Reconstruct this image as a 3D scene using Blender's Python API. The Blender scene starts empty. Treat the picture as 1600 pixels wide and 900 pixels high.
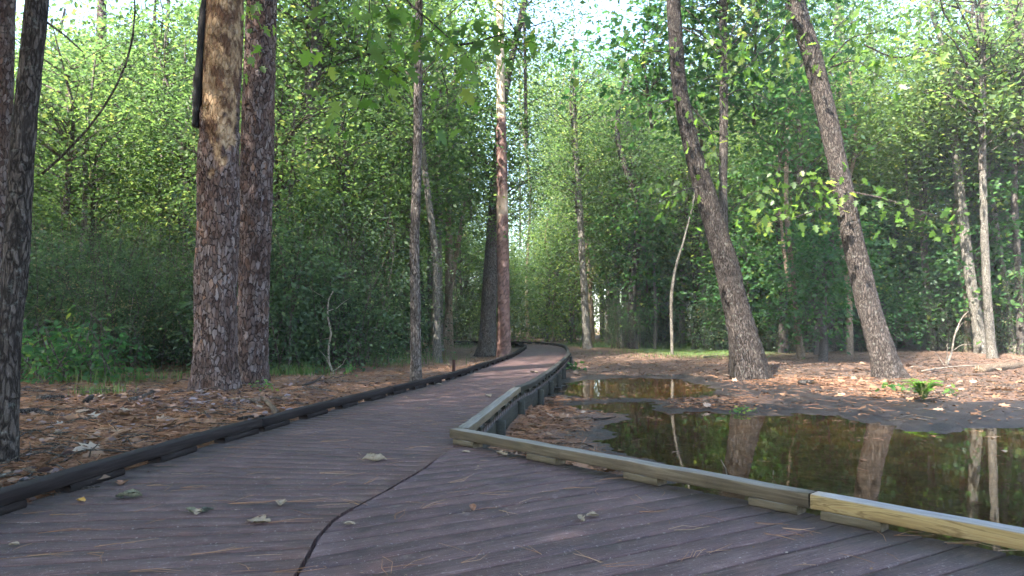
import bpy, math
import numpy as np
from mathutils import Vector

# ------------------------------------------------------------------ camera, sky, sun, exposure
SC = bpy.context.scene
COL = SC.collection
F, CAM_H = 1100.0, 0.87
PITCH = math.atan(58.0 / F)
cam = bpy.data.cameras.new("camera"); cam.sensor_width = 36.0; cam.lens = 36.0 * F / 1600.0
cam.clip_start = 0.05; cam.clip_end = 2000.0
camo = bpy.data.objects.new("camera", cam); COL.objects.link(camo)
camo.location = (0, 0, CAM_H); camo.rotation_euler = (math.radians(90) + PITCH, 0, 0)
SC.camera = camo

SUN_EL, SUN_AZ = math.radians(50), math.radians(-138)      # azimuth from +Y towards +X (negative: to the left)
SUN_DIR = Vector((math.sin(SUN_AZ) * math.cos(SUN_EL), math.cos(SUN_AZ) * math.cos(SUN_EL), math.sin(SUN_EL)))
world = bpy.data.worlds.new("World"); SC.world = world; world.use_nodes = True
wn = world.node_tree.nodes; wl = world.node_tree.links
sky = wn.new("ShaderNodeTexSky"); sky.sky_type = 'NISHITA'; sky.sun_disc = False
sky.sun_elevation = SUN_EL; sky.sun_rotation = SUN_AZ
sky.air_density = 1.0; sky.dust_density = 1.0; sky.ozone_density = 1.0
bg = wn["Background"]; bg.inputs["Strength"].default_value = 0.14
wl.new(sky.outputs[0], bg.inputs[0])
sun = bpy.data.lights.new("sun", 'SUN'); sun.energy = 4.4; sun.angle = math.radians(0.6); sun.color = (1.0, 0.95, 0.86)
suno = bpy.data.objects.new("sun", sun); COL.objects.link(suno)
suno.rotation_euler = SUN_DIR.to_track_quat('Z', 'Y').to_euler()
suno.location = (-24, -26, 42)
SC.view_settings.view_transform = 'Standard'; SC.view_settings.look = 'None'
SC.view_settings.exposure = 2.88; SC.view_settings.gamma = 1.0
SC.render.engine = 'CYCLES'
SC.cycles.max_bounces = 5; SC.cycles.diffuse_bounces = 3; SC.cycles.glossy_bounces = 3
SC.cycles.transmission_bounces = 4; SC.cycles.transparent_max_bounces = 8
SC.cycles.caustics_reflective = False; SC.cycles.caustics_refractive = False
SC.cycles.use_denoising = True
SC.cycles.use_adaptive_sampling = True; SC.cycles.adaptive_threshold = .03

cp, sp = math.cos(PITCH), math.sin(PITCH)
def at(px, py, z=0.0):
    """point of the plane at height z seen at a place of the photograph"""
    dx, dy = (px - 800) / F, -(py - 450) / F
    d = (dx, cp - dy * sp, sp + dy * cp); t = (z - CAM_H) / d[2]
    return np.array((d[0] * t, d[1] * t, z))
def atY(px, py, Y):
    """point at distance Y ahead"""
    dx, dy = (px - 800) / F, -(py - 450) / F
    d = (dx, cp - dy * sp, sp + dy * cp); t = Y / d[1]
    return np.array((d[0] * t, Y, CAM_H + d[2] * t))

# ------------------------------------------------------------------ small maths
R = np.random.default_rng(7)
def sstep(a, b, x):
    t = np.clip((x - a) / (b - a), 0, 1); return t * t * (3 - 2 * t)
def hash2(i, j, s=0):
    i = np.asarray(i, dtype=np.int64); j = np.asarray(j, dtype=np.int64)
    h = (i * 374761393 + j * 668265263 + s * 1442695041) & 0x7fffffff
    h = ((h ^ (h >> 13)) * 1274126177) & 0x7fffffff
    h = ((h ^ (h >> 16)) * 1103515245) & 0x7fffffff
    return ((h ^ (h >> 11)) & 0xffffff) / float(0xffffff)
def vnoise(x, y, s=0, px=None):
    """value noise, optionally periodic in x with integer period px"""
    x = np.asarray(x, float); y = np.asarray(y, float)
    i = np.floor(x).astype(np.int64); j = np.floor(y).astype(np.int64); u = x - i; v = y - j
    u = u * u * (3 - 2 * u); v = v * v * (3 - 2 * v)
    i0, i1 = (i, i + 1) if px is None else (i % px, (i + 1) % px)
    a = hash2(i0, j, s) * (1 - u) + hash2(i1, j, s) * u
    b = hash2(i0, j + 1, s) * (1 - u) + hash2(i1, j + 1, s) * u
    return a * (1 - v) + b * v
def fbm(x, y, s=0, o=4):
    t = 0; a = .5
    for k in range(o):
        t = t + a * vnoise(x * 2 ** k, y * 2 ** k, s + k * 17); a *= .5
    return t
def cells(x, y, s, px):
    """jittered-grid Voronoi, periodic in x: random number of the cell, distance to its edge"""
    i = np.floor(x).astype(np.int64); j = np.floor(y).astype(np.int64)
    f1 = np.full(x.shape, 9.); f2 = np.full(x.shape, 9.); idr = np.zeros(x.shape)
    for a in (-1, 0, 1):
        for b in (-1, 0, 1):
            ii, jj = i + a, j + b
            cx = ii + .12 + .76 * hash2(ii % px, jj, s); cy = jj + .12 + .76 * hash2(ii % px, jj, s + 5)
            d = np.hypot(x - cx, y - cy); r = hash2(ii % px, jj, s + 9)
            near = d < f1
            f2 = np.where(near, f1, np.minimum(f2, d)); idr = np.where(near, r, idr); f1 = np.where(near, d, f1)
    return idr, f2 - f1

# ------------------------------------------------------------------ mesh helpers
def mesh(name, verts, faces, mat=None, fattr=None, vattr=None, smooth=False):
    """faces: list of (n,k) index arrays"""
    me = bpy.data.meshes.new(name)
    verts = np.asarray(verts, dtype=np.float32)
    me.vertices.add(len(verts)); me.vertices.foreach_set("co", verts.ravel())
    if not isinstance(faces, list): faces = [faces]
    faces = [np.asarray(f, dtype=np.int32) for f in faces if len(f)]
    loops = np.concatenate([f.ravel() for f in faces]); tot = np.concatenate([np.full(len(f), f.shape[1], np.int32) for f in faces])
    start = np.concatenate(([0], np.cumsum(tot)[:-1])).astype(np.int32)
    me.loops.add(len(loops)); me.loops.foreach_set("vertex_index", loops)
    me.polygons.add(len(tot)); me.polygons.foreach_set("loop_start", start)
    if smooth: me.polygons.foreach_set("use_smooth", np.ones(len(tot), dtype=bool))
    for dom, dd in (('FACE', fattr), ('POINT', vattr)):
        for k, v in (dd or {}).items():
            a = me.attributes.new(k, 'FLOAT', dom); a.data.foreach_set("value", np.asarray(v, dtype=np.float32))
    me.update(calc_edges=True); me.validate()
    if mat: me.materials.append(mat)
    return me
def obj(name, me, parent=None, loc=(0, 0, 0), rot=(0, 0, 0), scale=(1, 1, 1)):
    o = bpy.data.objects.new(name, me); COL.objects.link(o)
    o.location = loc; o.rotation_euler = rot; o.scale = scale
    if parent: o.parent = parent
    return o
def tag(o, label=None, cat=None, group=None, kind=None):
    for k, v in (("label", label), ("category", cat), ("group", group), ("kind", kind)):
        if v: o[k] = v
    return o
class Geo:
    """collects vertices, faces and one random number for each face"""
    def __init__(s): s.v, s.f, s.r, s.n = [], {}, {}, 0
    def add(s, v, f, r=0.5):
        v = np.asarray(v, float).reshape(-1, 3); f = np.asarray(f, int); k = f.shape[1]
        s.f.setdefault(k, []).append(f + s.n)
        s.r.setdefault(k, []).append(np.broadcast_to(np.asarray(r, float), (len(f),)))
        s.v.append(v); s.n += len(v)
    def mesh(s, name, mat, smooth=False):
        ks = sorted(s.f)
        return mesh(name, np.concatenate(s.v), [np.concatenate(s.f[k]) for k in ks], mat,
                    {"rnd": np.concatenate([np.concatenate(s.r[k]) for k in ks])}, smooth=smooth)
def tube(pts, rad, n=5, cap=True):
    pts = np.asarray(pts, float); rad = np.broadcast_to(np.asarray(rad, float), (len(pts),))
    T = np.gradient(pts, axis=0); T /= np.linalg.norm(T, axis=1)[:, None] + 1e-9
    up = np.array((0, 0, 1.)) if abs(T[:, 2]).mean() < .8 else np.array((0, 1., 0))
    A = np.cross(T, up); A /= np.linalg.norm(A, axis=1)[:, None] + 1e-9; B = np.cross(T, A)
    th = np.arange(n) * 2 * math.pi / n
    v = pts[:, None] + rad[:, None, None] * (np.cos(th)[None, :, None] * A[:, None] + np.sin(th)[None, :, None] * B[:, None])
    m = len(pts); i = np.arange(m - 1)[:, None] * n; j = np.arange(n)[None]; k = (j + 1) % n
    f = np.stack([i + j, i + n + j, i + n + k, i + k], -1).reshape(-1, 4)
    return v.reshape(-1, 3), f
def spline(pts, step):
    """Catmull-Rom through rows of pts, about one row every step"""
    P = np.asarray(pts, float)
    if len(P) == 2:
        m = max(2, int(np.linalg.norm(P[1, :3] - P[0, :3]) / step) + 1); t = np.linspace(0, 1, m)[:, None]
        return P[0] * (1 - t) + P[1] * t
    Q = np.vstack([2 * P[0] - P[1], P, 2 * P[-1] - P[-2]]); out = []
    for a, b, c, d in zip(Q, Q[1:], Q[2:], Q[3:]):
        m = max(1, int(np.linalg.norm(c[:3] - b[:3]) / step)); t = (np.arange(m) / m)[:, None]
        out.append(.5 * (2 * b + (c - a) * t + (2 * a - 5 * b + 4 * c - d) * t ** 2 + (3 * b - a - 3 * c + d) * t ** 3))
    return np.vstack(out + [P[-1:]])
def boxes(c, half, rz=0.0):
    x, y, z = half
    v = np.array([(sx * x, sy * y, sz * z) for sz in (-1, 1) for sx, sy in ((-1, -1), (1, -1), (1, 1), (-1, 1))], float)
    ca, sa = math.cos(rz), math.sin(rz)
    v = v @ np.array(((ca, sa, 0), (-sa, ca, 0), (0, 0, 1)))
    return v + np.asarray(c), np.array([(3, 2, 1, 0), (4, 5, 6, 7), (0, 1, 5, 4), (1, 2, 6, 5), (2, 3, 7, 6), (3, 0, 4, 7)])

# ------------------------------------------------------------------ materials
class NT:
    def __init__(s, name):
        s.m = bpy.data.materials.new(name); s.m.use_nodes = True; s.t = s.m.node_tree; s.n = s.t.nodes; s.l = s.t.links
        s.b = s.n["Principled BSDF"]; s.out = s.n["Material Output"]
    def new(s, t, **kw):
        nd = s.n.new(t)
        for k, v in kw.items(): setattr(nd, k, v)
        return nd
    def put(s, sock, v):
        if isinstance(v, bpy.types.NodeSocket): s.l.new(v, sock)
        else: sock.default_value = v if not isinstance(v, tuple) or len(v) != 3 or sock.type != 'RGBA' else (*v, 1)
    def coord(s, scale=(1, 1, 1), which="Object"):
        tc = s.new("ShaderNodeTexCoord"); mp = s.new("ShaderNodeMapping"); mp.inputs["Scale"].default_value = scale
        s.l.new(tc.outputs[which], mp.inputs[0]); return mp.outputs[0]
    def noise(s, vec, scale, detail=5, rough=.6, dist=0.0):
        nd = s.new("ShaderNodeTexNoise"); s.l.new(vec, nd.inputs["Vector"]); nd.inputs["Scale"].default_value = scale
        nd.inputs["Detail"].default_value = detail; nd.inputs["Roughness"].default_value = rough; nd.inputs["Distortion"].default_value = dist
        return nd.outputs["Fac"]
    def warp(s, vec, scale, amount):
        nd = s.new("ShaderNodeTexNoise"); s.l.new(vec, nd.inputs["Vector"]); nd.inputs["Scale"].default_value = scale; nd.inputs["Detail"].default_value = 3
        a = s.new("ShaderNodeVectorMath", operation='SUBTRACT'); s.l.new(nd.outputs["Color"], a.inputs[0]); a.inputs[1].default_value = (.5, .5, .5)
        b = s.new("ShaderNodeVectorMath", operation='SCALE'); s.l.new(a.outputs[0], b.inputs[0]); b.inputs["Scale"].default_value = amount
        c = s.new("ShaderNodeVectorMath", operation='ADD'); s.l.new(vec, c.inputs[0]); s.l.new(b.outputs[0], c.inputs[1]); return c.outputs[0]
    def voronoi(s, vec, scale, feature='DISTANCE_TO_EDGE'):
        nd = s.new("ShaderNodeTexVoronoi", feature=feature); s.l.new(vec, nd.inputs["Vector"]); nd.inputs["Scale"].default_value = scale
        return nd.outputs["Distance"] if feature == 'DISTANCE_TO_EDGE' else nd.outputs["Color"]
    def attr(s, name):
        return s.new("ShaderNodeAttribute", attribute_name=name).outputs["Fac"]
    def objrand(s): return s.new("ShaderNodeObjectInfo").outputs["Random"]
    def ramp(s, fac, stops, interp='LINEAR'):
        nd = s.new("ShaderNodeValToRGB"); cr = nd.color_ramp; cr.interpolation = interp
        while len(cr.elements) < len(stops): cr.elements.new(.5)
        for e, (p, c) in zip(cr.elements, stops):
            e.position = p; e.color = (*c, 1) if isinstance(c, tuple) else (c, c, c, 1)
        s.put(nd.inputs[0], fac); return nd.outputs[0]
    def mix(s, fac, a, b, mode='MIX'):
        nd = s.new("ShaderNodeMix", data_type='RGBA', blend_type=mode)
        s.put(nd.inputs[0], fac); s.put(nd.inputs[6], a); s.put(nd.inputs[7], b); return nd.outputs[2]
    def math(s, op, a, b=0.0, clamp=False):
        nd = s.new("ShaderNodeMath", operation=op, use_clamp=clamp); s.put(nd.inputs[0], a); s.put(nd.inputs[1], b); return nd.outputs[0]
    def bump(s, h, strength=.5, dist=.01):
        nd = s.new("ShaderNodeBump"); nd.inputs["Strength"].default_value = strength; nd.inputs["Distance"].default_value = dist
        s.l.new(h, nd.inputs["Height"]); s.l.new(nd.outputs[0], s.b.inputs["Normal"]); return nd.outputs[0]
    def done(s, col=None, rough=.8, spec=.3):
        if col is not None: s.put(s.b.inputs["Base Color"], col)
        s.put(s.b.inputs["Roughness"], rough); s.b.inputs["Specular IOR Level"].default_value = spec
        return s.m

def leaf_mat(name, stops, trans=.45, bright=1.9, rough=.55, gloss=.03):
    t = NT(name)
    f = t.math('ADD', t.attr("rnd"), t.math('MULTIPLY', t.math('SUBTRACT', t.objrand(), .5), .35), True)
    col = t.ramp(f, stops)
    t.n.remove(t.b); df = t.new("ShaderNodeBsdfDiffuse"); t.put(df.inputs[0], col)
    gl = t.new("ShaderNodeBsdfGlossy"); gl.inputs["Roughness"].default_value = rough; gl.inputs[0].default_value = (1, 1, 1, 1)
    m0 = t.new("ShaderNodeMixShader"); m0.inputs[0].default_value = gloss
    t.l.new(df.outputs[0], m0.inputs[1]); t.l.new(gl.outputs[0], m0.inputs[2])
    tr = t.new("ShaderNodeBsdfTranslucent")
    tc = t.mix(1.0, col, (bright * .99, bright, bright * .76), 'MULTIPLY'); t.put(tr.inputs[0], tc)
    mx = t.new("ShaderNodeMixShader"); mx.inputs[0].default_value = trans
    t.l.new(m0.outputs[0], mx.inputs[1]); t.l.new(tr.outputs[0], mx.inputs[2]); t.l.new(mx.outputs[0], t.out.inputs[0])
    return t.m
M = {}
M['leaf'] = leaf_mat("leaf_green", [(0, (.040, .074, .030)), (.45, (.073, .121, .040)), (.8, (.115, .166, .050)), (1, (.20, .21, .06))], .5, 2.6)
M['leaf_dark'] = leaf_mat("leaf_thicket", [(0, (.032, .056, .030)), (.5, (.060, .100, .046)), (.85, (.10, .145, .06)), (1, (.19, .16, .08))], .45, 2.4)
M['leaf_broad'] = leaf_mat("leaf_broad", [(0, (.028, .075, .028)), (.5, (.048, .115, .038)), (.85, (.085, .16, .04)), (1, (.17, .20, .045))], .5, 2.4, .42)
M['leaf_oak'] = leaf_mat("leaf_oak", [(0, (.04, .085, .018)), (.5, (.075, .14, .024)), (.85, (.12, .18, .03)), (1, (.18, .20, .045))], .6, 2.6, .45, .04)
M['grass'] = leaf_mat("grass_blade", [(0, (.05, .09, .025)), (.6, (.09, .16, .035)), (1, (.22, .21, .09))], .35, 1.5)
M['dry'] = leaf_mat("dry_leaf", [(0, (.10, .062, .042)), (.3, (.19, .105, .065)), (.6, (.26, .155, .10)), (.85, (.34, .26, .20)), (1, (.46, .42, .36))], .12, 1.1, .7, 0)
M['needle'] = leaf_mat("dry_needle", [(0, (.19, .095, .058)), (.5, (.35, .185, .108)), (.85, (.44, .27, .165)), (1, (.54, .44, .32))], .1, 1.1, .6, 0)

def bark_mat(name, dark, mid, light, lichen=(.34, .36, .32), lich=.25, sc=1.0):
    t = NT(name); v = t.coord((1, 1, .28)); v2 = t.coord((1, 1, 1))
    w = t.warp(t.warp(v, 9, .16), 40, .03); e = t.voronoi(w, 30 * sc); n1 = t.noise(v, 60 * sc, 8, .8); n2 = t.noise(v2, 4, 4); n3 = t.noise(v2, 15, 5, .7)
    fur = t.ramp(t.math('ADD', e, t.math('MULTIPLY', t.math('SUBTRACT', n1, .5), .34)), [(.0, 0.0), (.20, 1.0)])
    c = t.ramp(n1, [(.30, tuple(x * .5 + y * .5 for x, y in zip(dark, mid))), (.5, mid), (.70, light)])
    c = t.mix(fur, dark, c)
    c = t.mix(t.math('MULTIPLY', t.ramp(n2, [(.45, 0.0), (.7, 1.0)]), .35), c, mid)
    c = t.mix(t.math('MULTIPLY', t.ramp(n3, [(.57, 0.0), (.66, 1.0)]), lich), c, lichen)
    tone = t.math('ADD', .8, t.math('MULTIPLY', t.objrand(), .4))
    c = t.mix(1.0, c, tone, 'MULTIPLY')
    t.bump(t.math('ADD', fur, t.math('MULTIPLY', n1, .8)), 1.0, .02)
    return t.done(c, .92, .1)
M['bark_grey'] = bark_mat("bark_grey", (.036, .029, .025), (.135, .112, .098), (.27, .235, .208))
M['bark_dark'] = bark_mat("bark_dark", (.020, .016, .014), (.082, .066, .058), (.18, .152, .135), lich=.25)
M['bark_pale'] = bark_mat("bark_pale", (.09, .078, .065), (.23, .205, .17), (.36, .33, .285), lich=.4)
M['bark_tan'] = bark_mat("bark_tan", (.11, .075, .05), (.27, .20, .14), (.42, .34, .25), lich=.15)
M['bark_red'] = bark_mat("bark_red", (.07, .042, .035), (.17, .105, .085), (.27, .185, .155), lich=.1)
M['twig'] = bark_mat("twig_bark", (.05, .04, .033), (.14, .115, .095), (.26, .225, .19), lich=.2)
M['twig_pale'] = bark_mat("twig_bleached", (.24, .19, .14), (.42, .36, .28), (.58, .52, .44), lich=.0)

def pine_mat():
    t = NT("bark_pine"); v = t.coord((1, 1, .5)); v2 = t.coord((1, 1, 1))
    n1 = t.noise(v, 40, 8, .7); n2 = t.noise(v2, 2.2, 3)
    w = t.warp(t.warp(t.coord((1, 1, .40)), 7, .11), 30, .025); e = t.voronoi(w, 21); sepc = t.new("ShaderNodeSeparateColor"); t.l.new(t.voronoi(w, 21, 'F1'), sepc.inputs[0])
    tone = t.math('ADD', t.math('MULTIPLY', sepc.outputs[0], .62), t.math('MULTIPLY', t.attr("cellr"), .38))
    plate = t.ramp(tone, [(.1, (.080, .050, .041)), (.35, (.125, .083, .071)), (.6, (.165, .124, .114)), (.82, (.26, .215, .205)), (.95, (.24, .14, .095))])
    plate = t.mix(t.math('MULTIPLY', n1, .9), plate, t.mix(1.0, plate, (.42, .38, .36), 'MULTIPLY'))
    plate = t.mix(t.ramp(n2, [(.52, 0.0), (.75, .35)]), plate, (.19, .105, .07))
    fur = t.ramp(t.math('ADD', e, t.math('MULTIPLY', t.math('SUBTRACT', n1, .5), .22)), [(-.02, 0.0), (.085, 1.0)])
    c = t.mix(fur, (.030, .020, .017), plate)
    # stripped wood: tan, streaked, with brown remains of inner bark
    w1 = t.noise(t.coord((1, 1, .35)), 16, 8, .75); w2 = t.noise(t.coord((1, 1, .6)), 5, 5, .7)
    wood = t.ramp(w1, [(.3, (.20, .115, .06)), (.5, (.36, .24, .14)), (.7, (.46, .36, .25))])
    wood = t.mix(t.ramp(w2, [(.45, 0.0), (.56, .9)]), wood, (.085, .042, .026))
    c = t.mix(t.attr("peel"), c, wood)
    t.bump(t.math('ADD', t.math('ADD', t.math('MULTIPLY', fur, 1.2), t.math('MULTIPLY', sepc.outputs[1], .8)), t.math('MULTIPLY', n1, .7)), 1.0, .022)
    return t.done(c, .92, .12)
M['bark_pine'] = pine_mat()
def redpine_mat():
    t = NT("bark_red_pine"); v = t.coord((1, 1, .5))
    n1 = t.noise(v, 30, 8, .7)
    plate = t.ramp(t.attr("cellr"), [(0, (.13, .072, .06)), (.5, (.21, .125, .105)), (1, (.29, .19, .165))])
    plate = t.mix(t.math('MULTIPLY', n1, .8), plate, t.mix(1.0, plate, (.5, .45, .43), 'MULTIPLY'))
    c = t.mix(t.ramp(t.attr("edge"), [(.03, 0.0), (.25, 1.0)]), (.07, .04, .035), plate)
    w1 = t.noise(t.coord((1, 1, .2)), 14, 8, .75)
    wood = t.ramp(w1, [(.3, (.34, .19, .10)), (.5, (.52, .38, .27)), (.7, (.68, .58, .48))])
    c = t.mix(t.attr("peel"), c, wood)
    t.bump(n1, .7, .008)
    return t.done(c, .85, .2)
M['bark_red_pine'] = redpine_mat()

def deck_mat():
    t = NT("deck_boards"); tc = t.new("ShaderNodeTexCoord"); oi = t.new("ShaderNodeObjectInfo")
    # grain runs along each board: coordinates of the board itself, shifted by its random number
    mp = t.new("ShaderNodeMapping"); t.l.new(tc.outputs["Object"], mp.inputs[0]); mp.inputs["Scale"].default_value = (.55, 9, 3)
    cx = t.new("ShaderNodeCombineXYZ"); t.put(cx.inputs[0], t.math('MULTIPLY', oi.outputs["Random"], 57.)); t.put(cx.inputs[1], t.math('MULTIPLY', oi.outputs["Random"], 91.))
    t.l.new(cx.outputs[0], mp.inputs["Location"]); v = mp.outputs[0]
    mp2 = t.new("ShaderNodeMapping"); t.l.new(tc.outputs["Object"], mp2.inputs[0]); t.l.new(cx.outputs[0], mp2.inputs["Location"]); v2 = mp2.outputs[0]
    g1 = t.noise(v, 9, 9, .75, .4); g2 = t.noise(v, 2.5, 4, .6, .3); blot = t.noise(v2, 2.4, 5, .65); sp = t.noise(v2, 60, 4, .7); wear = t.noise(v2, 6, 8, .8); fine = t.noise(v, 15, 7, .85, .2)
    base = t.ramp(t.math('ADD', t.math('ADD', t.math('MULTIPLY', oi.outputs["Random"], .28), .25), t.math('MULTIPLY', t.math('SUBTRACT', g2, .5), .4), True),
                  [(0, (.070, .037, .034)), (.4, (.112, .060, .054)), (.75, (.142, .079, .071)), (1, (.18, .103, .092))])
    base = t.mix(t.ramp(g1, [(.36, .9), (.52, 0.0)]), base, (.032, .020, .021))
    base = t.mix(t.math('MULTIPLY', t.ramp(g1, [(.55, 0.0), (.68, 1.0)]), .55), base, (.26, .17, .152))
    base = t.mix(t.math('MULTIPLY', t.ramp(blot, [(.5, 0.0), (.68, 1.0)]), .5), base, (.19, .125, .112))
    base = t.mix(t.math('MULTIPLY', t.ramp(blot, [(.30, 1.0), (.46, 0.0)]), .75), base, (.036, .024, .026))
    base = t.mix(t.math('MULTIPLY', t.ramp(wear, [(.58, 0.0), (.68, 1.0)]), .55), base, (.34, .24, .222))
    base = t.mix(t.math('MULTIPLY', t.ramp(sp, [(.60, 0.0), (.67, 1.0)]), .6), base, (.46, .38, .34))
    base = t.mix(t.ramp(fine, [(.34, .8), (.47, 0.0)]), base, (.026, .015, .015))
    base = t.mix(t.math('MULTIPLY', t.ramp(fine, [(.56, 0.0), (.70, 1.0)]), .5), base, (.26, .165, .148))
    wst = t.noise(v, 5, 8, .8, .6); base = t.mix(t.math('MULTIPLY', t.ramp(wst, [(.57, 0.0), (.66, 1.0)]), .5), base, (.36, .25, .225)); base = t.mix(t.math('MULTIPLY', t.ramp(wst, [(.36, 1.0), (.45, 0.0)]), .6), base, (.055, .034, .031))
    base = t.mix(t.math('MULTIPLY', t.ramp(sp, [(.33, 1.0), (.40, 0.0)]), .5), base, (.035, .022, .021))
    edge = t.attr("grime")
    base = t.mix(edge, base, (.030, .030, .024))
    t.bump(t.math('ADD', g1, t.math('MULTIPLY', sp, .4)), .55, .006)
    return t.done(base, t.ramp(blot, [(.3, .55), (.7, .78)]), .3)
M['deck'] = deck_mat()
def timber(name, dark, mid, light, green=None, gf=.5, top=None, yellow=None):
    t = NT(name); tc = t.new("ShaderNodeTexCoord")
    mp = t.new("ShaderNodeMapping"); t.l.new(tc.outputs["Object"], mp.inputs[0]); mp.inputs["Scale"].default_value = (.6, 12, 12)
    g = t.noise(mp.outputs[0], 3.2, 9, .72, .6); v2 = t.coord(); b = t.noise(v2, 4, 5, .65); s = t.noise(v2, 30, 4, .7)
    c = t.ramp(g, [(.30, dark), (.5, mid), (.70, light)])
    if green: c = t.mix(t.math('MULTIPLY', t.ramp(b, [(.42, 0.0), (.62, 1.0)]), gf), c, green)
    if yellow:
        mp3 = t.new("ShaderNodeMapping"); t.l.new(tc.outputs["Object"], mp3.inputs[0]); mp3.inputs["Scale"].default_value = (.9, 5, 9)
        kn = t.noise(mp3.outputs[0], 1.5, 4, .5, 2.5)
        yl = t.ramp(kn, [(.35, (.24, .15, .06)), (.44, (.36, .25, .105)), (.47, (.18, .11, .045)), (.52, (.39, .28, .125)), (.64, (.30, .19, .075)), (.7, (.40, .30, .15))])
        c = t.mix(t.math('MULTIPLY', t.ramp(b, [(.3, .55), (.5, 1.0)]), yellow), c, yl)
    if top:  # sides that face the sky are bleached by weather
        nrm = t.new("ShaderNodeSeparateXYZ"); ge = t.new("ShaderNodeNewGeometry"); t.l.new(ge.outputs["Normal"], nrm.inputs[0])
        tp = t.ramp(nrm.outputs[2], [(.6, 0.0), (.9, 1.0)])
        ct = t.ramp(g, [(.30, tuple(x * .55 for x in top)), (.5, top), (.72, tuple(min(1, x * 1.35) for x in top))])
        c = t.mix(tp, c, ct)
    c = t.mix(t.math('MULTIPLY', t.ramp(s, [(.62, 0.0), (.72, 1.0)]), .35), c, tuple(x * .4 for x in mid))
    t.bump(g, .6, .006)
    return t.done(c, .88, .12)
M['rail_dark'] = timber("timber_dark", (.008, .006, .006), (.018, .013, .012), (.038, .029, .026), top=(.030, .023, .021))
M['rail_grey'] = timber("timber_grey", (.045, .032, .022), (.115, .086, .056), (.19, .150, .102), (.095, .080, .046), .3, top=(.215, .192, .162))
M['rail_new'] = timber("timber_new", (.12, .085, .045), (.26, .19, .10), (.36, .27, .15), None, 0, top=(.30, .28, .265), yellow=.8)
M['rail_old'] = timber("timber_old", (.010, .009, .008), (.026, .023, .019), (.05, .046, .038), (.03, .031, .018), .4, top=(.062, .058, .052))
M['post'] = timber("timber_post", (.014, .013, .012), (.034, .032, .03), (.06, .057, .054), (.03, .032, .018), .4)

def ground_mat():
    t = NT("forest_floor"); v = t.coord()
    n1 = t.noise(v, 1.3, 6, .65); n2 = t.noise(v, 9, 8, .75); n3 = t.noise(v, 42, 8, .8); n4 = t.noise(t.coord((1, 1, 1)), 110, 4, .7)
    c = t.ramp(n2, [(.28, (.10, .060, .043)), (.5, (.26, .150, .098)), (.72, (.37, .23, .155))])
    c = t.mix(t.ramp(n3, [(.40, .75), (.56, 0.0)]), c, (.055, .036, .028))
    c = t.mix(t.math('MULTIPLY', t.ramp(n3, [(.6, 0.0), (.72, 1.0)]), .6), c, (.36, .25, .17))
    c = t.mix(t.math('MULTIPLY', t.ramp(n4, [(.55, 0.0), (.7, 1.0)]), .5), c, (.30, .21, .15))
    c = t.mix(t.math('MULTIPLY', t.ramp(n1, [(.42, 0.0), (.62, 1.0)]), .55), c, t.ramp(n3, [(.3, (.05, .036, .03)), (.6, (.15, .10, .078)), (.8, (.24, .19, .15))]))
    mud = t.ramp(n2, [(.3, (.012, .009, .009)), (.6, (.030, .023, .021)), (.8, (.055, .043, .040))])
    mfac = t.ramp(t.math('ADD', t.attr("mud"), t.math('MULTIPLY', t.math('SUBTRACT', n2, .5), .9)), [(.35, 0.0), (.6, 1.0)])
    c = t.mix(mfac, c, mud)
    bed = t.ramp(n2, [(.3, (.06, .041, .018)), (.6, (.16, .110, .050)), (.8, (.24, .165, .085))])
    c = t.mix(t.attr("bed"), c, bed)
    gf = t.ramp(t.math('ADD', t.attr("green"), t.math('MULTIPLY', t.math('SUBTRACT', n2, .5), 1.1)), [(.4, 0.0), (.65, 1.0)])
    c = t.mix(gf, c, t.ramp(n3, [(.35, (.035, .07, .018)), (.65, (.10, .15, .035))]))
    t.bump(t.math('ADD', n3, t.math('MULTIPLY', n2, .8)), .9, .03)
    return t.done(c, t.ramp(mfac, [(0, .92), (1, .55)]), .25)
M['ground'] = ground_mat()
def water_mat():
    t = NT("pond_water"); v = t.coord((1, 1, 1))
    t.n.remove(t.b)
    gl = t.new("ShaderNodeBsdfGlossy"); gl.inputs["Roughness"].default_value = .015; gl.inputs[0].default_value = (1, 1, 1, 1)
    tr = t.new("ShaderNodeBsdfTransparent"); tr.inputs[0].default_value = (.66, .56, .38, 1)
    fr = t.new("ShaderNodeFresnel"); fr.inputs[0].default_value = 1.34
    bm = t.new("ShaderNodeBump"); bm.inputs["Strength"].default_value = .05; bm.inputs["Distance"].default_value = .01
    t.l.new(t.noise(v, 5, 3, .5), bm.inputs["Height"]); t.l.new(bm.outputs[0], gl.inputs["Normal"]); t.l.new(bm.outputs[0], fr.inputs["Normal"])
    mx = t.new("ShaderNodeMixShader"); t.l.new(fr.outputs[0], mx.inputs[0]); t.l.new(tr.outputs[0], mx.inputs[1]); t.l.new(gl.outputs[0], mx.inputs[2])
    t.l.new(mx.outputs[0], t.out.inputs[0]); return t.m
M['water'] = water_mat()
def plain(name, stops, sc=20, rough=.8, stretch=(1, 1, 1)):
    t = NT(name); n = t.noise(t.coord(stretch), sc, 6, .7); c = t.ramp(n, [(.3, stops[0]), (.5, stops[1]), (.7, stops[2])])
    t.bump(n, .5, .005); return t.done(c, rough, .25)

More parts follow.
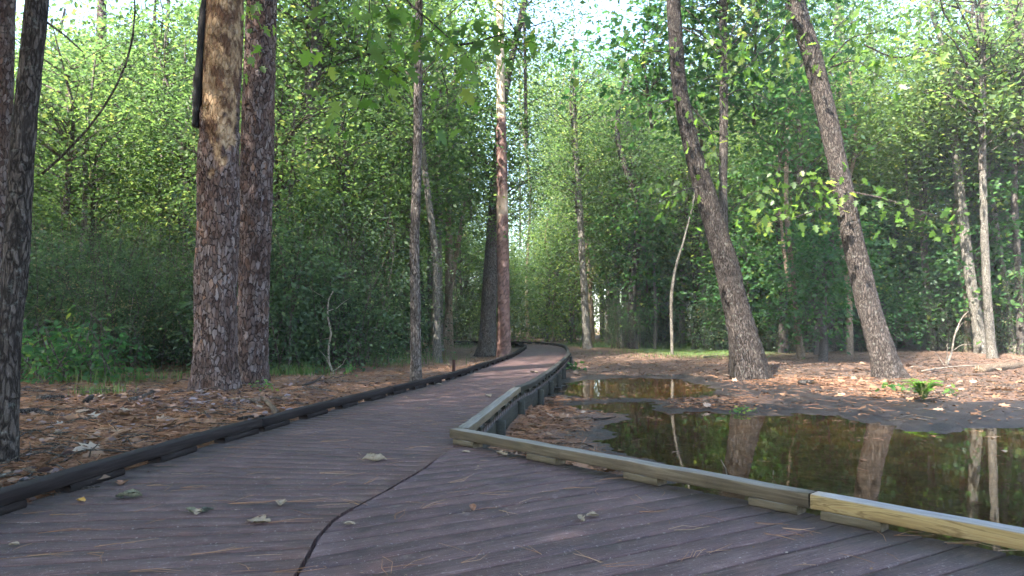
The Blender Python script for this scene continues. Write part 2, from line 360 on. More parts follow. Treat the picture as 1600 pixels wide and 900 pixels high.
# ------------------------------------------------------------------ boardwalk plan (metres; deck top at z = 0)
RIGHT = np.array([(-.425, 5.15), (.0, 8.6), (.22, 9.65), (.69, 12.74), (1.17, 16.48), (1.47, 19.1), (1.86, 24.7), (1.93, 27.6), (1.72, 30.2), (1.0, 32.2), (-.5, 33.4), (-3.0, 34.2), (-8, 35.2)])
LEFT = np.array([(-2.62, -.6), (-2.48, 1.2), (-2.33, 3.2), (-2.26, 4.0), (-2.17, 4.87), (-2.04, 5.66), (-1.78, 7.21), (-1.43, 8.93), (-.99, 11.08), (-.71, 13.0), (-.26, 16.7), (.07, 19.35), (.46, 24.6), (.55, 27.0), (.35, 29.2), (-.25, 30.8), (-1.4, 31.9), (-3.6, 32.7), (-8.4, 33.7)])
SEAM = np.array([(-.40, 5.10), (-.54, 4.31), (-.67, 3.72), (-.80, 3.24), (-.80, 2.95), (-.77, 2.70), (-.75, 2.49), (-.72, 1.9), (-.68, -.6)])   # joint between the two decks
CORNER = np.array((-.43, 5.20)); BR_DIR = np.array((1.87 + .43, 2.63 - 5.20)); BR_DIR /= np.linalg.norm(BR_DIR)                        # kerb line of the near deck
BR_OUT = np.array((-BR_DIR[1], BR_DIR[0]))
if BR_OUT[0] < 0: BR_OUT = -BR_OUT
RAIL_W, RAIL_H, GAP_H = .092, .066, .042
def resample(P, n=600):
    s = np.concatenate(([0], np.cumsum(np.linalg.norm(np.diff(P, axis=0), axis=1)))); t = np.linspace(0, s[-1], n)
    return np.stack([np.interp(t, s, P[:, k]) for k in range(P.shape[1])], 1)
LFINE = spline(LEFT, .05); RFINE = spline(RIGHT, .05)
def dist_line(x, y, P):
    d = np.full(np.shape(x), 1e9)
    for a, b in zip(P, P[1:]):
        ab = b - a; t = np.clip(((x - a[0]) * ab[0] + (y - a[1]) * ab[1]) / (ab @ ab), 0, 1)
        d = np.minimum(d, np.hypot(x - a[0] - t * ab[0], y - a[1] - t * ab[1]))
    return d
def poly_sd(x, y, P):
    """distance to polygon edge, negative inside"""
    P = np.asarray(P); ins = np.zeros(np.shape(x), bool); Q = np.roll(P, -1, 0)
    for a, b in zip(P, Q):
        c = (a[1] > y) != (b[1] > y)
        with np.errstate(divide='ignore', invalid='ignore'):
            ins ^= c & (x < (b[0] - a[0]) * (y - a[1]) / (b[1] - a[1]) + a[0])
    d = dist_line(x, y, np.vstack([P, P[:1]])); return np.where(ins, -d, d)

# ------------------------------------------------------------------ ground
WATER = -.27
def pool(pix): return np.array([at(a, b, WATER)[:2] for a, b in pix])
POOL_A = pool([(872, 612), (885, 602), (910, 597), (960, 592), (1010, 591), (1050, 593), (1085, 600), (1105, 611), (1085, 619), (1040, 621), (1000, 620), (960, 622), (930, 621), (895, 617)])
POOL_B = np.vstack([pool([(958, 690), (962, 672), (985, 657), (975, 646), (940, 640), (936, 632), (965, 629), (1010, 630), (1025, 640), (1055, 646), (1110, 646), (1180, 648), (1240, 647), (1310, 650), (1350, 660), (1405, 671), (1480, 676), (1540, 671), (1600, 669)]),
                    [(9.5, 8.2), (12.5, 6.5), (12, 2.0), (5.0, -.5), (2.95, 1.75), (1.25, 3.75)], pool([(1010, 735), (985, 715)])])
XROAD = np.vstack([[(-.42, -3)], [(-.42, 5)], RIGHT[1:]])
def side(x, y):
    """0 on the low side right of the boardwalk, 1 on the bank left of it"""
    xr = np.interp(y, [-3, 5.2, 8.6, 12.7, 16.5, 19, 24.7, 30, 34], [-1.2, -1.2, -.6, .1, .6, 1.0, 1.3, 1.0, 0])
    return sstep(.75, -.75, x - xr)
def ground(x, y):
    x = np.asarray(x, float); y = np.asarray(y, float)
    n = (fbm(x * .35 + 40, y * .35 + 40, 3) - .47) * .22 + (fbm(x * 2.2, y * 2.2, 11, 3) - .44) * .055
    left = -.035 + .05 * sstep(0, 3, -x - 2.2) + n * .8
    dl = dist_line(x, y, LFINE[::12]); left = left - .02 * sstep(.6, .0, dl) + 0
    right = -.17 + n + .10 * sstep(14, 30, y) + .05 * sstep(5, 14, x)
    pd = np.minimum(poly_sd(x, y, POOL_A), poly_sd(x, y, POOL_B)) + (fbm(x * 3 + 9, y * 3, 21, 4) - .47) * .7 + (fbm(x * 11, y * 11, 23, 3) - .44) * .35
    right = np.minimum(right, WATER + np.clip(pd * np.where(pd > 0, .055, .11), -.15, .3) + n * .25)
    s = side(x, y)
    z = left * s + right * (1 - s)
    # under the deck the soil stays below the joists
    under = np.zeros_like(z)
    far = sstep(20, 26, y)
    z = z + far * (.0)
    xl = np.interp(y, LFINE[:, 1][:520], LFINE[:, 0][:520]); xr = np.where(y > 5.2, np.interp(y, RIGHT[:8, 1], RIGHT[:8, 0]), np.interp(y, [-3, 2.63, 5.2], [6.9, 1.87, -.43]))
    ins = (x > xl - .02) & (x < xr + .05) & (y < 28.5)
    z = np.where(ins, np.minimum(z, -.075 - .1 * sstep(0, .5, x - xl)), z)
    dd = np.minimum(dist_line(x, y, RFINE[400::10]), dist_line(x, y, LFINE[480::10]))
    z = np.where((y > 27.5) & (dd < 1.2) & (~ins), np.minimum(z, -.09), z)
    return z
def axis(lo, hi, flo, fhi, fine):
    a = list(np.arange(flo, fhi, fine)); s = fine
    while a[-1] < hi: s *= 1.13; a.append(a[-1] + s)
    s = fine; b = [flo]
    while b[-1] > lo: s *= 1.13; b.append(b[-1] - s)
    return np.array(b[:0:-1] + a)
gx = axis(-220, 220, -6.5, 8.5, .055); gy = axis(-60, 320, 2.2, 17.5, .055)
X, Y = np.meshgrid(gx, gy); X, Y = X.ravel(), Y.ravel(); Z = ground(X, Y)
nx, ny = len(gx), len(gy)
i = (np.arange(ny - 1)[:, None] * nx + np.arange(nx - 1)[None]).ravel()
pd = np.minimum(poly_sd(X, Y, POOL_A), poly_sd(X, Y, POOL_B)) + (fbm(X * 1.5, Y * 1.5, 33) - .47) * 1.4
mud = sstep(1.4, .1, pd) * (1 - side(X, Y)) * np.where((X < 3.4) & (Y < 9.2), .55, 1.0)
mud = np.maximum(mud, sstep(3.4, .8, pd) * sstep(2.8, 4.6, X) * sstep(15, 12, Y) * (1 - side(X, Y)))
mud = np.maximum(mud, .47 * (1 - side(X, Y)) * sstep(1.0, 2.5, X) * sstep(26, 16, Y))
bed = sstep(WATER + .005, WATER - .03, Z) * (pd < 2)
gp = np.array([at(1020, 541, -.1)[:2], at(1080, 543, -.1)[:2], at(960, 539, -.1)[:2], at(1100, 548, -.1)[:2]])
green = np.max([sstep(5, 1.0, np.hypot((X - a) * .8, (Y - b) * .6)) for a, b in gp], axis=0) * .75
green = np.maximum(green, sstep(24, 40, Y) * .38)
me = mesh("ground", np.stack([X, Y, Z], 1), np.stack([i, i + 1, i + nx + 1, i + nx], 1), M['ground'], None, {"mud": mud, "bed": bed, "green": green}, smooth=True)
tag(obj("ground", me), "forest floor of rust pine needles, leaf litter and dark mud", kind="structure")
wv = np.array([(-.2, -1.5, WATER), (15, -1.5, WATER), (15, 16.5, WATER), (-.2, 16.5, WATER)])
tag(obj("water", mesh("water", wv, np.array([(0, 1, 2, 3)]), M['water'])), "shallow olive brown pond beside the boardwalk mirroring the trunks", kind="structure")

# ------------------------------------------------------------------ boardwalk
walk = tag(obj("boardwalk", None), "reddish brown timber boardwalk with low kerb rails winding into the woods", kind="structure")
def prism(quad, z0, z1, jit=0.0):
    """plank from four corners (origin end a, far end b): local x runs along it, returns mesh data and placement"""
    (a0, b0, b1, a1) = [np.asarray(p, float) for p in quad]      # a0-b0 one long edge, a1-b1 the other
    o = (a0 + a1) / 2; d = (b0 + b1) / 2 - o; ang = math.atan2(d[1], d[0]); ca, sa = math.cos(-ang), math.sin(-ang)
    rot = lambda p: np.array(((p - o)[0] * ca - (p - o)[1] * sa, (p - o)[0] * sa + (p - o)[1] * ca))
    L = [rot(p) for p in (a0, b0, b1, a1)]
    return L, o, ang
BV = .003
def plank_mesh(name, L, z0, z1, mat, grime=None, nseg=10, wob=.0016, seed=0):
    """bevelled plank with slightly worn long edges; L = outline in its own coordinates (edge one, then edge two back)"""
    t = np.linspace(0, 1, nseg + 1)[:, None]
    e0 = L[0] * (1 - t) + L[1] * t; e1 = L[3] * (1 - t) + L[2] * t
    rr = np.random.default_rng(seed)
    e0 = e0 + np.stack([0 * t[:, 0], rr.normal(0, wob, nseg + 1)], 1); e1 = e1 + np.stack([0 * t[:, 0], rr.normal(0, wob, nseg + 1)], 1)
    sag = rr.normal(0, .0008, nseg + 1)
    w = (e1 - e0); w /= np.linalg.norm(w, axis=1)[:, None] + 1e-9
    rows = [(e0, z0), (e0, z1 - BV), (e0 + w * BV, z1), ((e0 + e1) / 2, z1), (e1 - w * BV, z1), (e1, z1 - BV), (e1, z0)]
    V = np.concatenate([np.column_stack([p, np.full(len(p), z) + (sag if z > z0 else 0)]) for p, z in rows]); m = nseg + 1; k = len(rows)
    f = []
    for r in range(k):
        a = r * m; b = ((r + 1) % k) * m
        for q in range(nseg): f.append((a + q, a + q + 1, b + q + 1, b + q))
    caps = np.array([[r * m for r in range(k)], [r * m + nseg for r in reversed(range(k))]])
    f = np.array(f)[:, ::-1]
    va = {"grime": np.tile(grime(t[:, 0]), k) if grime is not None else np.zeros(len(V))}
    return mesh(name, V, [f, caps], mat, None, va)
def line_pt(P, s):
    """point at each given arc length"""
    c = np.concatenate(([0], np.cumsum(np.linalg.norm(np.diff(P, axis=0), axis=1))))
    return np.stack([np.interp(s, c, P[:, k]) for k in range(2)], 1)
# right edge of the main deck: joint with the near deck, then the kerb line; matching left edge
EDGE_R = np.vstack([SEAM[::-1], RFINE[1:]]); EDGE_L = LFINE
pairs_r = np.array([1.2, 2.49, 3.21, 3.88, 5.04, 5.35, 8.6, 12.7, 16.5, 19.1, 24.7]); pairs_l = np.array([.62, 2.03, 3.02, 3.92, 5.42, 5.74, 8.93, 13.0, 16.75, 19.4, 24.8])
cr = np.concatenate(([0], np.cumsum(np.linalg.norm(np.diff(EDGE_R, axis=0), axis=1)))); cl = np.concatenate(([0], np.cumsum(np.linalg.norm(np.diff(EDGE_L, axis=0), axis=1))))
def arc_of_y(P, c, y): k = int(np.argmax(P[:, 1] >= y)); return np.interp(y, P[max(0, k - 1):k + 1, 1], c[max(0, k - 1):k + 1])
sr = [arc_of_y(EDGE_R, cr, y) for y in pairs_r]; sl = [arc_of_y(EDGE_L, cl, y) for y in pairs_l]
kr = int(np.argmin(np.hypot(*(EDGE_R - np.array((-3.0, 34.2))).T))); kl = int(np.argmin(np.hypot(*(EDGE_L - np.array((-3.6, 32.7))).T)))
km = int(np.argmin(np.hypot(*(EDGE_R - np.array((1.0, 32.2))).T))); kn = int(np.argmin(np.hypot(*(EDGE_L - np.array((-.25, 30.8))).T)))
sr += [cr[km], cr[kr]]; sl += [cl[kn], cl[kl]]
mid = (np.array(sr) + np.array(sl)) / 2
us = []; u = mid[0]
while u < mid[-1]: us.append(u); u += .1445 * (1 if u < 22 else 1.0)
us = np.array(us)
pr = line_pt(EDGE_R, np.interp(us, mid, sr)); pl = line_pt(EDGE_L, np.interp(us, mid, sl))
nb = 0
for k in range(len(us) - 1):
    a, b, c, d = pl[k], pr[k], pr[k + 1], pl[k + 1]
    g = .0046 * (1 + (hash2(k, 3) > .75) * .7)
    sh = lambda p, q: p + (q - p) / (np.linalg.norm(q - p) + 1e-9) * g
    a2, d2 = sh(a, d), sh(d, a); b2, c2 = sh(b, c), sh(c, b)
    ov_l = .075; on_seam = b[1] < 5.12 and b[0] < -.35
    ov_r = -.008 if on_seam else .085
    ex = (b2 - a2) / np.linalg.norm(b2 - a2); ex2 = (c2 - d2) / np.linalg.norm(c2 - d2)
    q = (a2 - ex * ov_l, b2 + ex * ov_r, c2 + ex2 * ov_r, d2 - ex2 * ov_l)
    L, o, ang = prism(q, -.038, 0)
    wid = np.linalg.norm(b - a); near = us[k] < 14
    gr = (lambda t: .75 * sstep(.16, .03, t) + (0 if on_seam else .6) * sstep(.88, .97, t)) if near else None
    me = plank_mesh("deck_board", L, -.038, 0.0015 * (hash2(k, 8) - .5), M['deck'], gr, 12 if near else 3, seed=k)
    obj("deck_board", me, walk, (o[0], o[1], 0), (0, 0, ang)); nb += 1
# near deck: boards at thirty degrees, cut on the joint and under the kerb
BA = math.radians(30.2); bd = np.array((math.cos(BA), math.sin(BA))); bn = np.array((-bd[1], bd[0]))
def hit(p0, d, P):
    best = None
    for a, b in zip(P, P[1:]):
        e = b - a; den = d[0] * e[1] - d[1] * e[0]
        if abs(den) < 1e-9: continue
        w = a - p0; t = (w[0] * e[1] - w[1] * e[0]) / den; s = (w[0] * d[1] - w[1] * d[0]) / den
        if -1e-6 <= s <= 1 + 1e-6 and (best is None or t > best): best = t
    return None if best is None else p0 + d * best
SEAM2 = SEAM + np.array((.010, 0)); OUTR = np.vstack([CORNER + BR_OUT * .085 - BR_DIR * .3, CORNER + BR_OUT * .085 + BR_DIR * 9])
SEAM2[0] = (-.40, 5.28)
k0 = bn @ CORNER
cs = [k0 + .02 - .1445 * k for k in range(0, 44)]
for k, (c1, c0) in enumerate(zip(cs, cs[1:])):
    ends = []
    for c in (c0 + .0058 * (1 + .6 * (hash2(k, 31) > .6)), c1 - .0050):
        p = bn * c; ends.append((hit(p, bd, SEAM2), hit(p, bd, OUTR)))
    if any(e is None for pr_ in ends for e in pr_): continue
    if ends[0][1][0] > 4.5 and ends[0][0][1] < -.5: continue
    if (ends[0][1] - ends[0][0]) @ bd < .05 or (ends[1][1] - ends[1][0]) @ bd < .02: continue
    q = (ends[0][0], ends[0][1], ends[1][1], ends[1][0])
    L, o, ang = prism(q, -.038, 0)
    me = plank_mesh("deck_board", L, -.038, .0015 * (hash2(k, 18) - .5), M['deck'], lambda t: .75 * sstep(.82, .97, t), 14, seed=500 + k)
    obj("deck_board", me, walk, (o[0], o[1], 0), (0, 0, ang)); nb += 1
print("deck boards", nb)

def bar_along(P, w, z0, z1, mat, name, parent, seed=0, wob=.003):
    """straight or bent bar with bevelled edges along plan line P, made in its own coordinates (x along)"""
    P = np.asarray(P, float); o = P[0]; d = P[-1] - P[0]; ang = math.atan2(d[1], d[0]); ca, sa = math.cos(-ang), math.sin(-ang)
    Q = np.stack([(P - o)[:, 0] * ca - (P - o)[:, 1] * sa, (P - o)[:, 0] * sa + (P - o)[:, 1] * ca], 1)
    T = np.gradient(Q, axis=0); T /= np.linalg.norm(T, axis=1)[:, None]; N = np.stack([-T[:, 1], T[:, 0]], 1)
    rr = np.random.default_rng(seed); n = len(Q); h = w / 2; b = .007
    prof = [(-h, z0 + b), (-h, z1 - b), (-h + b, z1), (h - b, z1), (h, z1 - b), (h, z0 + b), (h - b, z0), (-h + b, z0)]
    wv = rr.normal(0, wob, n); V = []
    for (u, z) in prof: V.append(np.column_stack([Q + N * (u + rr.normal(0, wob * .4, n))[:, None], z + wv * .6 + rr.normal(0, wob * .3, n)]))
    V = np.concatenate(V); k = len(prof); f = []
    for r in range(k):
        a, c = r * n, ((r + 1) % k) * n
        for q in range(n - 1): f.append((a + q, c + q, c + q + 1, a + q + 1))
    caps = np.array([[r * n for r in range(k)], [r * n + n - 1 for r in reversed(range(k))]])
    me = mesh(name, V, [np.array(f)[:, ::-1], caps[:, ::-1]], mat)
    return obj(name, me, parent, (o[0], o[1], 0), (0, 0, ang))
def sub(P, s0, s1, step=.25):
    c = np.concatenate(([0], np.cumsum(np.linalg.norm(np.diff(P, axis=0), axis=1))))
    s = np.linspace(s0, s1, max(2, int((s1 - s0) / step) + 1)); return np.stack([np.interp(s, c, P[:, k]) for k in range(2)], 1)
def offset(P, d):
    T = np.gradient(P, axis=0); T /= np.linalg.norm(T, axis=1)[:, None]; return P + np.stack([-T[:, 1], T[:, 0]], 1) * d
def kerb(P, mats, lens, spacing, blk, seed, first=0.0, label=None, blk_mat=None):
    """kerb timbers on spacer blocks along the line P"""
    c = np.linalg.norm(np.diff(P, axis=0), axis=1).sum(); s = first; k = 0; rr = np.random.default_rng(seed)
    while s < c - .3:
        e = min(c, s + lens[k % len(lens)])
        m = mats[min(k, len(mats) - 1)]
        rail = bar_along(sub(P, s + .004, e - .004, .2), RAIL_W, GAP_H, GAP_H + RAIL_H, m, "kerb_rail", walk, seed + k)
        if label and k < len(label): rail["label"] = label[k]
        x = s + .0
        while x < e - .12:
            b0 = x + rr.uniform(0, .05); b1 = min(b0 + blk * rr.uniform(.85, 1.15), e - .02)
            bm = bar_along(sub(P, b0, b1, .15), RAIL_W * .96, .0005, GAP_H - .001, blk_mat or m, "spacer_block", None, seed * 7 + int(x * 10), .0015)
            bm.parent = rail
            bm.matrix_parent_inverse = (rail.matrix_basis).inverted()
            x += spacing
        s = e; k += 1
kerb(offset(LFINE, .046)[6:], [M['rail_dark']], [2.44, 3.66, 3.05], .78, .44, 11)
kerb(offset(RFINE, -.046)[2:], [M['rail_grey'], M['rail_old']], [3.5, 2.44, 3.05], .52, .24, 21, blk_mat=M['rail_old'])
BRL = np.stack([CORNER + BR_OUT * .046 + BR_DIR * s for s in np.linspace(-.05, 6.5, 60)])
# measured length of the first timber: corner to the joint seen in the photograph
jt = at(1262, 790, .06)[:2]; len1 = float((jt - CORNER) @ BR_DIR) + .05
kerb(BRL, [M['rail_grey'], M['rail_new']], [len1, 3.4], .80, .27, 31, label=["weathered grey green kerb timber running from the corner", "yellow tan new kerb timber with a grey top"], blk_mat=M['rail_grey'])
# block under the joint of the two near timbers is part of the second; posts, rim joists and bearers under the low side
bar_along(offset(RFINE, -.075)[3:520:6], .04, -.235, -.045, M['rail_old'], "rim_joist", walk, 51)
bar_along(np.stack([CORNER + BR_OUT * .06 + BR_DIR * s for s in np.linspace(.02, 6, 20)]), .04, -.235, -.045, M['rail_old'], "rim_joist", walk, 52)
bar_along(offset(LFINE, .03)[6:560:6], .04, -.2, -.045, M['rail_dark'], "rim_joist", walk, 53)
cR = np.concatenate(([0], np.cumsum(np.linalg.norm(np.diff(RFINE, axis=0), axis=1))))
for s in (.25, 1.6, 3.35, 4.9, 6.4, 8.0, 9.7, 11.6, 13.4, 15.4, 18, 21):
    p = np.array([np.interp(s, cR, RFINE[:, k]) for k in (0, 1)]); q = RFINE[min(len(RFINE) - 1, int(np.searchsorted(cR, s)) + 2)] - p; n = np.array((q[1], -q[0])); n /= np.linalg.norm(n)
    p = p + n * .125
    v, f = boxes((0, 0, -.32), (.045, .045, .285)); obj("post", mesh("post", v, f, M['post']), walk, (p[0], p[1], 0), (0, 0, math.atan2(q[1], q[0])))
for s in (.9, 2.4, 3.9):
    p = CORNER + BR_OUT * .12 + BR_DIR * s
    v, f = boxes((0, 0, -.36), (.045, .045, .32)); obj("post", mesh("post", v, f, M['post']), walk, (p[0], p[1], 0), (0, 0, math.atan2(BR_DIR[1], BR_DIR[0])))
# ------------------------------------------------------------------ leaves, crowns, shrubs
def leaf_shape(kind):
    if kind == 'quad':
        v = [(0, 0, 0), (.30, .45, .05), (0, 1, -.06), (-.30, .45, .05)]; f = [(0, 1, 2), (0, 2, 3)]
    elif kind == 'oval':
        v = [(0, 0, 0), (.24, .28, .04), (.27, .62, .03), (0, 1, -.10), (-.27, .62, .03), (-.24, .28, .04), (0, .5, -.02)]
        f = [(6, k, (k + 1) % 6) for k in range(6)]
    else:  # lobed, like red oak or maple
        out = [(0, 0), (.07, .16), (.36, .22), (.16, .38), (.46, .62), (.17, .62), (.20, .82), (0, 1.05), (-.20, .82), (-.17, .62), (-.46, .62), (-.16, .38), (-.36, .22), (-.07, .16)]
        v = [(x, y, .10 * abs(x) - .10 * y * y) for x, y in out] + [(0, .45, -.03)]; n = len(out)
        f = [(n, k, (k + 1) % n) for k in range(n)]
    return np.array(v, float), np.array(f, int)
SHAPES = {k: leaf_shape(k) for k in ('quad', 'oval', 'lobed')}
def leaves(pos, dirs, nrm, size, kind, rnd):
    """one leaf at every position, pointing along dirs with normal nrm"""
    v0, f0 = SHAPES[kind]; n = len(pos); k = len(v0)
    d = dirs / (np.linalg.norm(dirs, axis=1)[:, None] + 1e-9); s = np.cross(d, nrm); s /= np.linalg.norm(s, axis=1)[:, None] + 1e-9; u = np.cross(s, d)
    V = pos[:, None] + size[:, None, None] * (v0[None, :, 0, None] * s[:, None] + v0[None, :, 1, None] * d[:, None] + v0[None, :, 2, None] * u[:, None])
    Fc = (np.arange(n)[:, None, None] * k + f0[None]).reshape(-1, 3)
    return V.reshape(-1, 3), Fc, np.repeat(rnd, len(f0))
def spray(rr, centres, per, spread, flat, size, kind, hue, axis=None):
    """leaves in flattened sprays round the centres"""
    n = len(centres); c = np.repeat(centres, per, 0)
    tilt = rr.normal(0, .35, (n, 2)); off = rr.normal(0, 1, (n * per, 3)) * np.array((1, 1, flat)) * np.repeat(spread, per)[:, None]
    tl = np.repeat(tilt, per, 0); off[:, 2] += off[:, 0] * tl[:, 0] + off[:, 1] * tl[:, 1] - .25 * np.hypot(off[:, 0], off[:, 1]) ** 2 / np.repeat(spread, per)
    nr = np.column_stack([rr.normal(0, .55, (n * per, 2)) - tl, np.ones(n * per)])
    dr = off * np.array((1, 1, .3)) + rr.normal(0, .5, (n * per, 3)) * np.repeat(spread, per)[:, None]; dr[:, 2] -= .25 * np.repeat(spread, per)
    sz = size * rr.uniform(.65, 1.25, n * per)
    rn = np.clip(np.repeat(hue, per) + rr.normal(0, .17, n * per), 0, 1)
    return leaves(c + off, dr, nr, sz, kind, rn)
def lumpy(rr, n, rad, lobes=9, power=.5):
    d = rr.normal(0, 1, (n, 3)); d /= np.linalg.norm(d, axis=1)[:, None]
    L = rr.normal(0, 1, (lobes, 3)); L /= np.linalg.norm(L, axis=1)[:, None]; g = .72 + .42 * np.max(np.clip(d @ L.T, 0, 1) ** 6 * rr.uniform(.5, 1, lobes), axis=1)
    r = rr.uniform(.03, 1, n) ** power * g
    return d * r[:, None] * np.asarray(rad)
def make_crown(seed, nclus, rad, per, spread, size, kind, mat, nlimb=26, flat=.28, low=-1.0, limb_r=.035):
    """crown about the origin: leaf mesh and limb mesh (limbs rise from the axis below)"""
    rr = np.random.default_rng(seed); C = lumpy(rr, nclus, rad)
    C = C[C[:, 2] > low * rad[2]]
    hue = np.clip(.42 + .22 * C[:, 2] / rad[2] * 0 + rr.normal(0, .17, len(C)), 0, 1)
    g = Geo(); g.add(*spray(rr, C, per, rr.uniform(.7, 1.3, len(C)) * spread, flat, size, kind, hue))
    b = Geo(); pick = rr.permutation(len(C))[:nlimb * 3]
    b.add(*tube(np.array([(0, 0, -rad[2] * 1.05), (rr.normal(0, .1), rr.normal(0, .1), 0), (rr.normal(0, .2), rr.normal(0, .2), rad[2] * .8)]), [limb_r * 1.6, limb_r, .006], 6))
    for q, k in enumerate(pick):
        c = C[k]; h = np.hypot(c[0], c[1]); z0 = max(-rad[2] * 1.0, c[2] - h * rr.uniform(.35, .9)); z0 = min(z0, rad[2] * .75)
        p0 = np.array((0, 0, z0)); m = p0 * .45 + c * .55 + np.array((rr.normal(0, .12 * h), rr.normal(0, .12 * h), h * .06))
        r0 = limb_r * (.75 if q < nlimb else .32) * rr.uniform(.6, 1)
        b.add(*tube(spline(np.array([p0, m, c]), max(.3, h / 5)), 1, 4)) if False else None
        pts = spline(np.array([p0, m, c]), max(.25, h / 5)); b.add(*tube(pts, np.linspace(r0, .005, len(pts)), 4))
    return g.mesh("crown", mat), b.mesh("branchwork", M['twig'], True)
def make_shrub(seed, rad, height, nclus, per, size, mat, nst=16, kind='quad', spread=.22):
    """many-stemmed shrub standing on the origin"""
    rr = np.random.default_rng(seed); b = Geo(); C = []
    for q in range(nst):
        a = rr.uniform(0, 2 * math.pi); out = rad * rr.uniform(.25, 1); h = height * rr.uniform(.55, 1.05)
        base = np.array((rr.normal(0, rad * .35), rr.normal(0, rad * .35), -.05)); tip = base + np.array((math.cos(a) * out, math.sin(a) * out, h))
        m = base * .5 + tip * .5 + np.array((rr.normal(0, .18), rr.normal(0, .18), h * .1)); pts = spline(np.array([base, m, tip]), .3)
        b.add(*tube(pts, np.linspace(rr.uniform(.008, .02), .004, len(pts)), 4), r=rr.uniform())
        for _ in range(nclus // nst):
            t = rr.uniform(.22, 1.0); k = pts[min(len(pts) - 1, int(t * (len(pts) - 1)))]
            c = k + rr.normal(0, .30 * rad, 3) * np.array((1, 1, .7)); C.append(c)
            if rr.uniform() < .3: b.add(*tube(np.array([k, (k + c) / 2 + rr.normal(0, .03, 3), c]), [.005, .004, .003], 3), r=rr.uniform())
    C = np.array(C); C = C[C[:, 2] > .12]
    g = Geo(); g.add(*spray(rr, C, per, rr.uniform(.6, 1.4, len(C)) * spread, .4, size, kind, np.clip(.45 + rr.normal(0, .2, len(C)), 0, 1)))
    return g.mesh("foliage", mat), b.mesh("stems", M['twig'], True)

CROWN = {
    'canopy': [make_crown(100 + k, 190, (3.4, 3.4, 4.2), 27, .48, .118, 'quad', M['leaf'], 24) for k in range(4)],
    'under': [make_crown(200 + k, 115, (2.0, 2.0, 1.9), 30, .34, .098, 'oval', M['leaf'], 20, .16) for k in range(3)],
    'broad': [make_crown(300 + k, 80, (1.7, 1.7, 1.45), 15, .33, .155, 'lobed', M['leaf_broad'], 18, .13, limb_r=.02) for k in range(3)],
}
SHRUB = {
    'thick': [make_shrub(400 + k, 1.15, 3.1, 240, 42, (.055, .075, .062, .09)[k], M['leaf_dark'], 30, 'quad', (.2, .26, .18, .3)[k]) for k in range(4)],
    'low': [make_shrub(450 + k, .85, 1.5, 150, 38, .06, M['leaf_dark'], 16) for k in range(2)],
    'bright': [make_shrub(480 + k, .55, 1.15, 60, 10, .10, M['leaf_broad'], 9, 'oval', .14) for k in range(2)],
}

# ------------------------------------------------------------------ trunks
def trunk_mesh(pts, rad, step, n, bark, mat, seed=0, flare=.35, amp=1.0, peel=None):
    P = spline(np.column_stack([pts, rad]), step); c = P[:, :3]; r = P[:, 3]
    s = np.concatenate(([0], np.cumsum(np.linalg.norm(np.diff(c, axis=0), axis=1))))
    T = np.gradient(c, axis=0); T /= np.linalg.norm(T, axis=1)[:, None]
    A = np.cross(T, np.array((0, 1., 0))); A /= np.linalg.norm(A, axis=1)[:, None]; B = np.cross(T, A)     # A: towards -x or +x, B along the view
    th = np.arange(n) * 2 * math.pi / n; TH, S = np.meshgrid(th / (2 * math.pi), s); r0 = float(np.median(r)); RR = np.repeat(r[:, None], n, 1)
    RR = RR * (1 + flare * np.exp(-S / (.9 * r[0] + .10)) * (.75 + .5 * np.cos(TH * 2 * math.pi * 5 + seed)))
    RR = RR * (1 + .06 * (vnoise(TH * 4, S * 1.3, seed, 4) - .5) * 2)
    cellr = np.full(S.shape, .5); edge = np.ones(S.shape); pl = np.zeros(S.shape)
    if peel is not None: pl = peel(TH, c[:, 2][:, None] + 0 * TH, S)
    if bark == 'plate':
        px = max(5, int(round(2 * math.pi * r0 / .060))); wob = (vnoise(TH * px, S * 9, seed + 3, px) - .5) * .9 + (vnoise(TH * px * 3, S * 26, seed + 6, px * 3) - .5) * .45
        cellr, edge = cells(TH * px + wob, S / .125 + wob * .8, seed, px)
        big = vnoise(TH * max(3, px // 3), S * 2.2, seed + 8, max(3, px // 3)); cellr = np.clip(cellr * .75 + (big - .5) * .6 + .12, 0, 1)
        d = .015 * sstep(.02, .16, edge) + .016 * (cellr - .5) + .008 * (vnoise(TH * px * 4, S * 40, seed, px * 4) - .5)
        d = d * (1 - pl) - .012 * pl; RR = RR + d * amp
    elif bark == 'ridge':
        k = max(6, int(round(2 * math.pi * r0 / .05))); wob = (vnoise(TH * k / 2 if k % 2 == 0 else TH * k, S * 3, seed + 1, k // 2 if k % 2 == 0 else k) - .5)
        q = 1 - np.abs(vnoise(TH * k + wob * 1.6, S * 4.5, seed + 2, k) * 2 - 1); q2 = vnoise(TH * k * 2, S * 14, seed + 4, k * 2)
        RR = RR + amp * (.016 * (q - .5) + .008 * (q2 - .5)) * min(1, r0 / .12)
    else:
        RR = RR * (1 + .05 * (vnoise(TH * 6, S * 5, seed + 2, 6) - .5))
    V = c[:, None] + RR[..., None] * (np.cos(th)[None, :, None] * A[:, None] + np.sin(th)[None, :, None] * B[:, None])
    m = len(c); i = np.arange(m - 1)[:, None] * n; j = np.arange(n)[None]; kx = (j + 1) % n
    f = np.stack([i + j, i + kx, i + n + kx, i + n + j], -1).reshape(-1, 4)
    return mesh("trunk", V.reshape(-1, 3), f, mat, None, {"cellr": cellr.ravel(), "edge": edge.ravel(), "peel": pl.ravel()}, smooth=True)
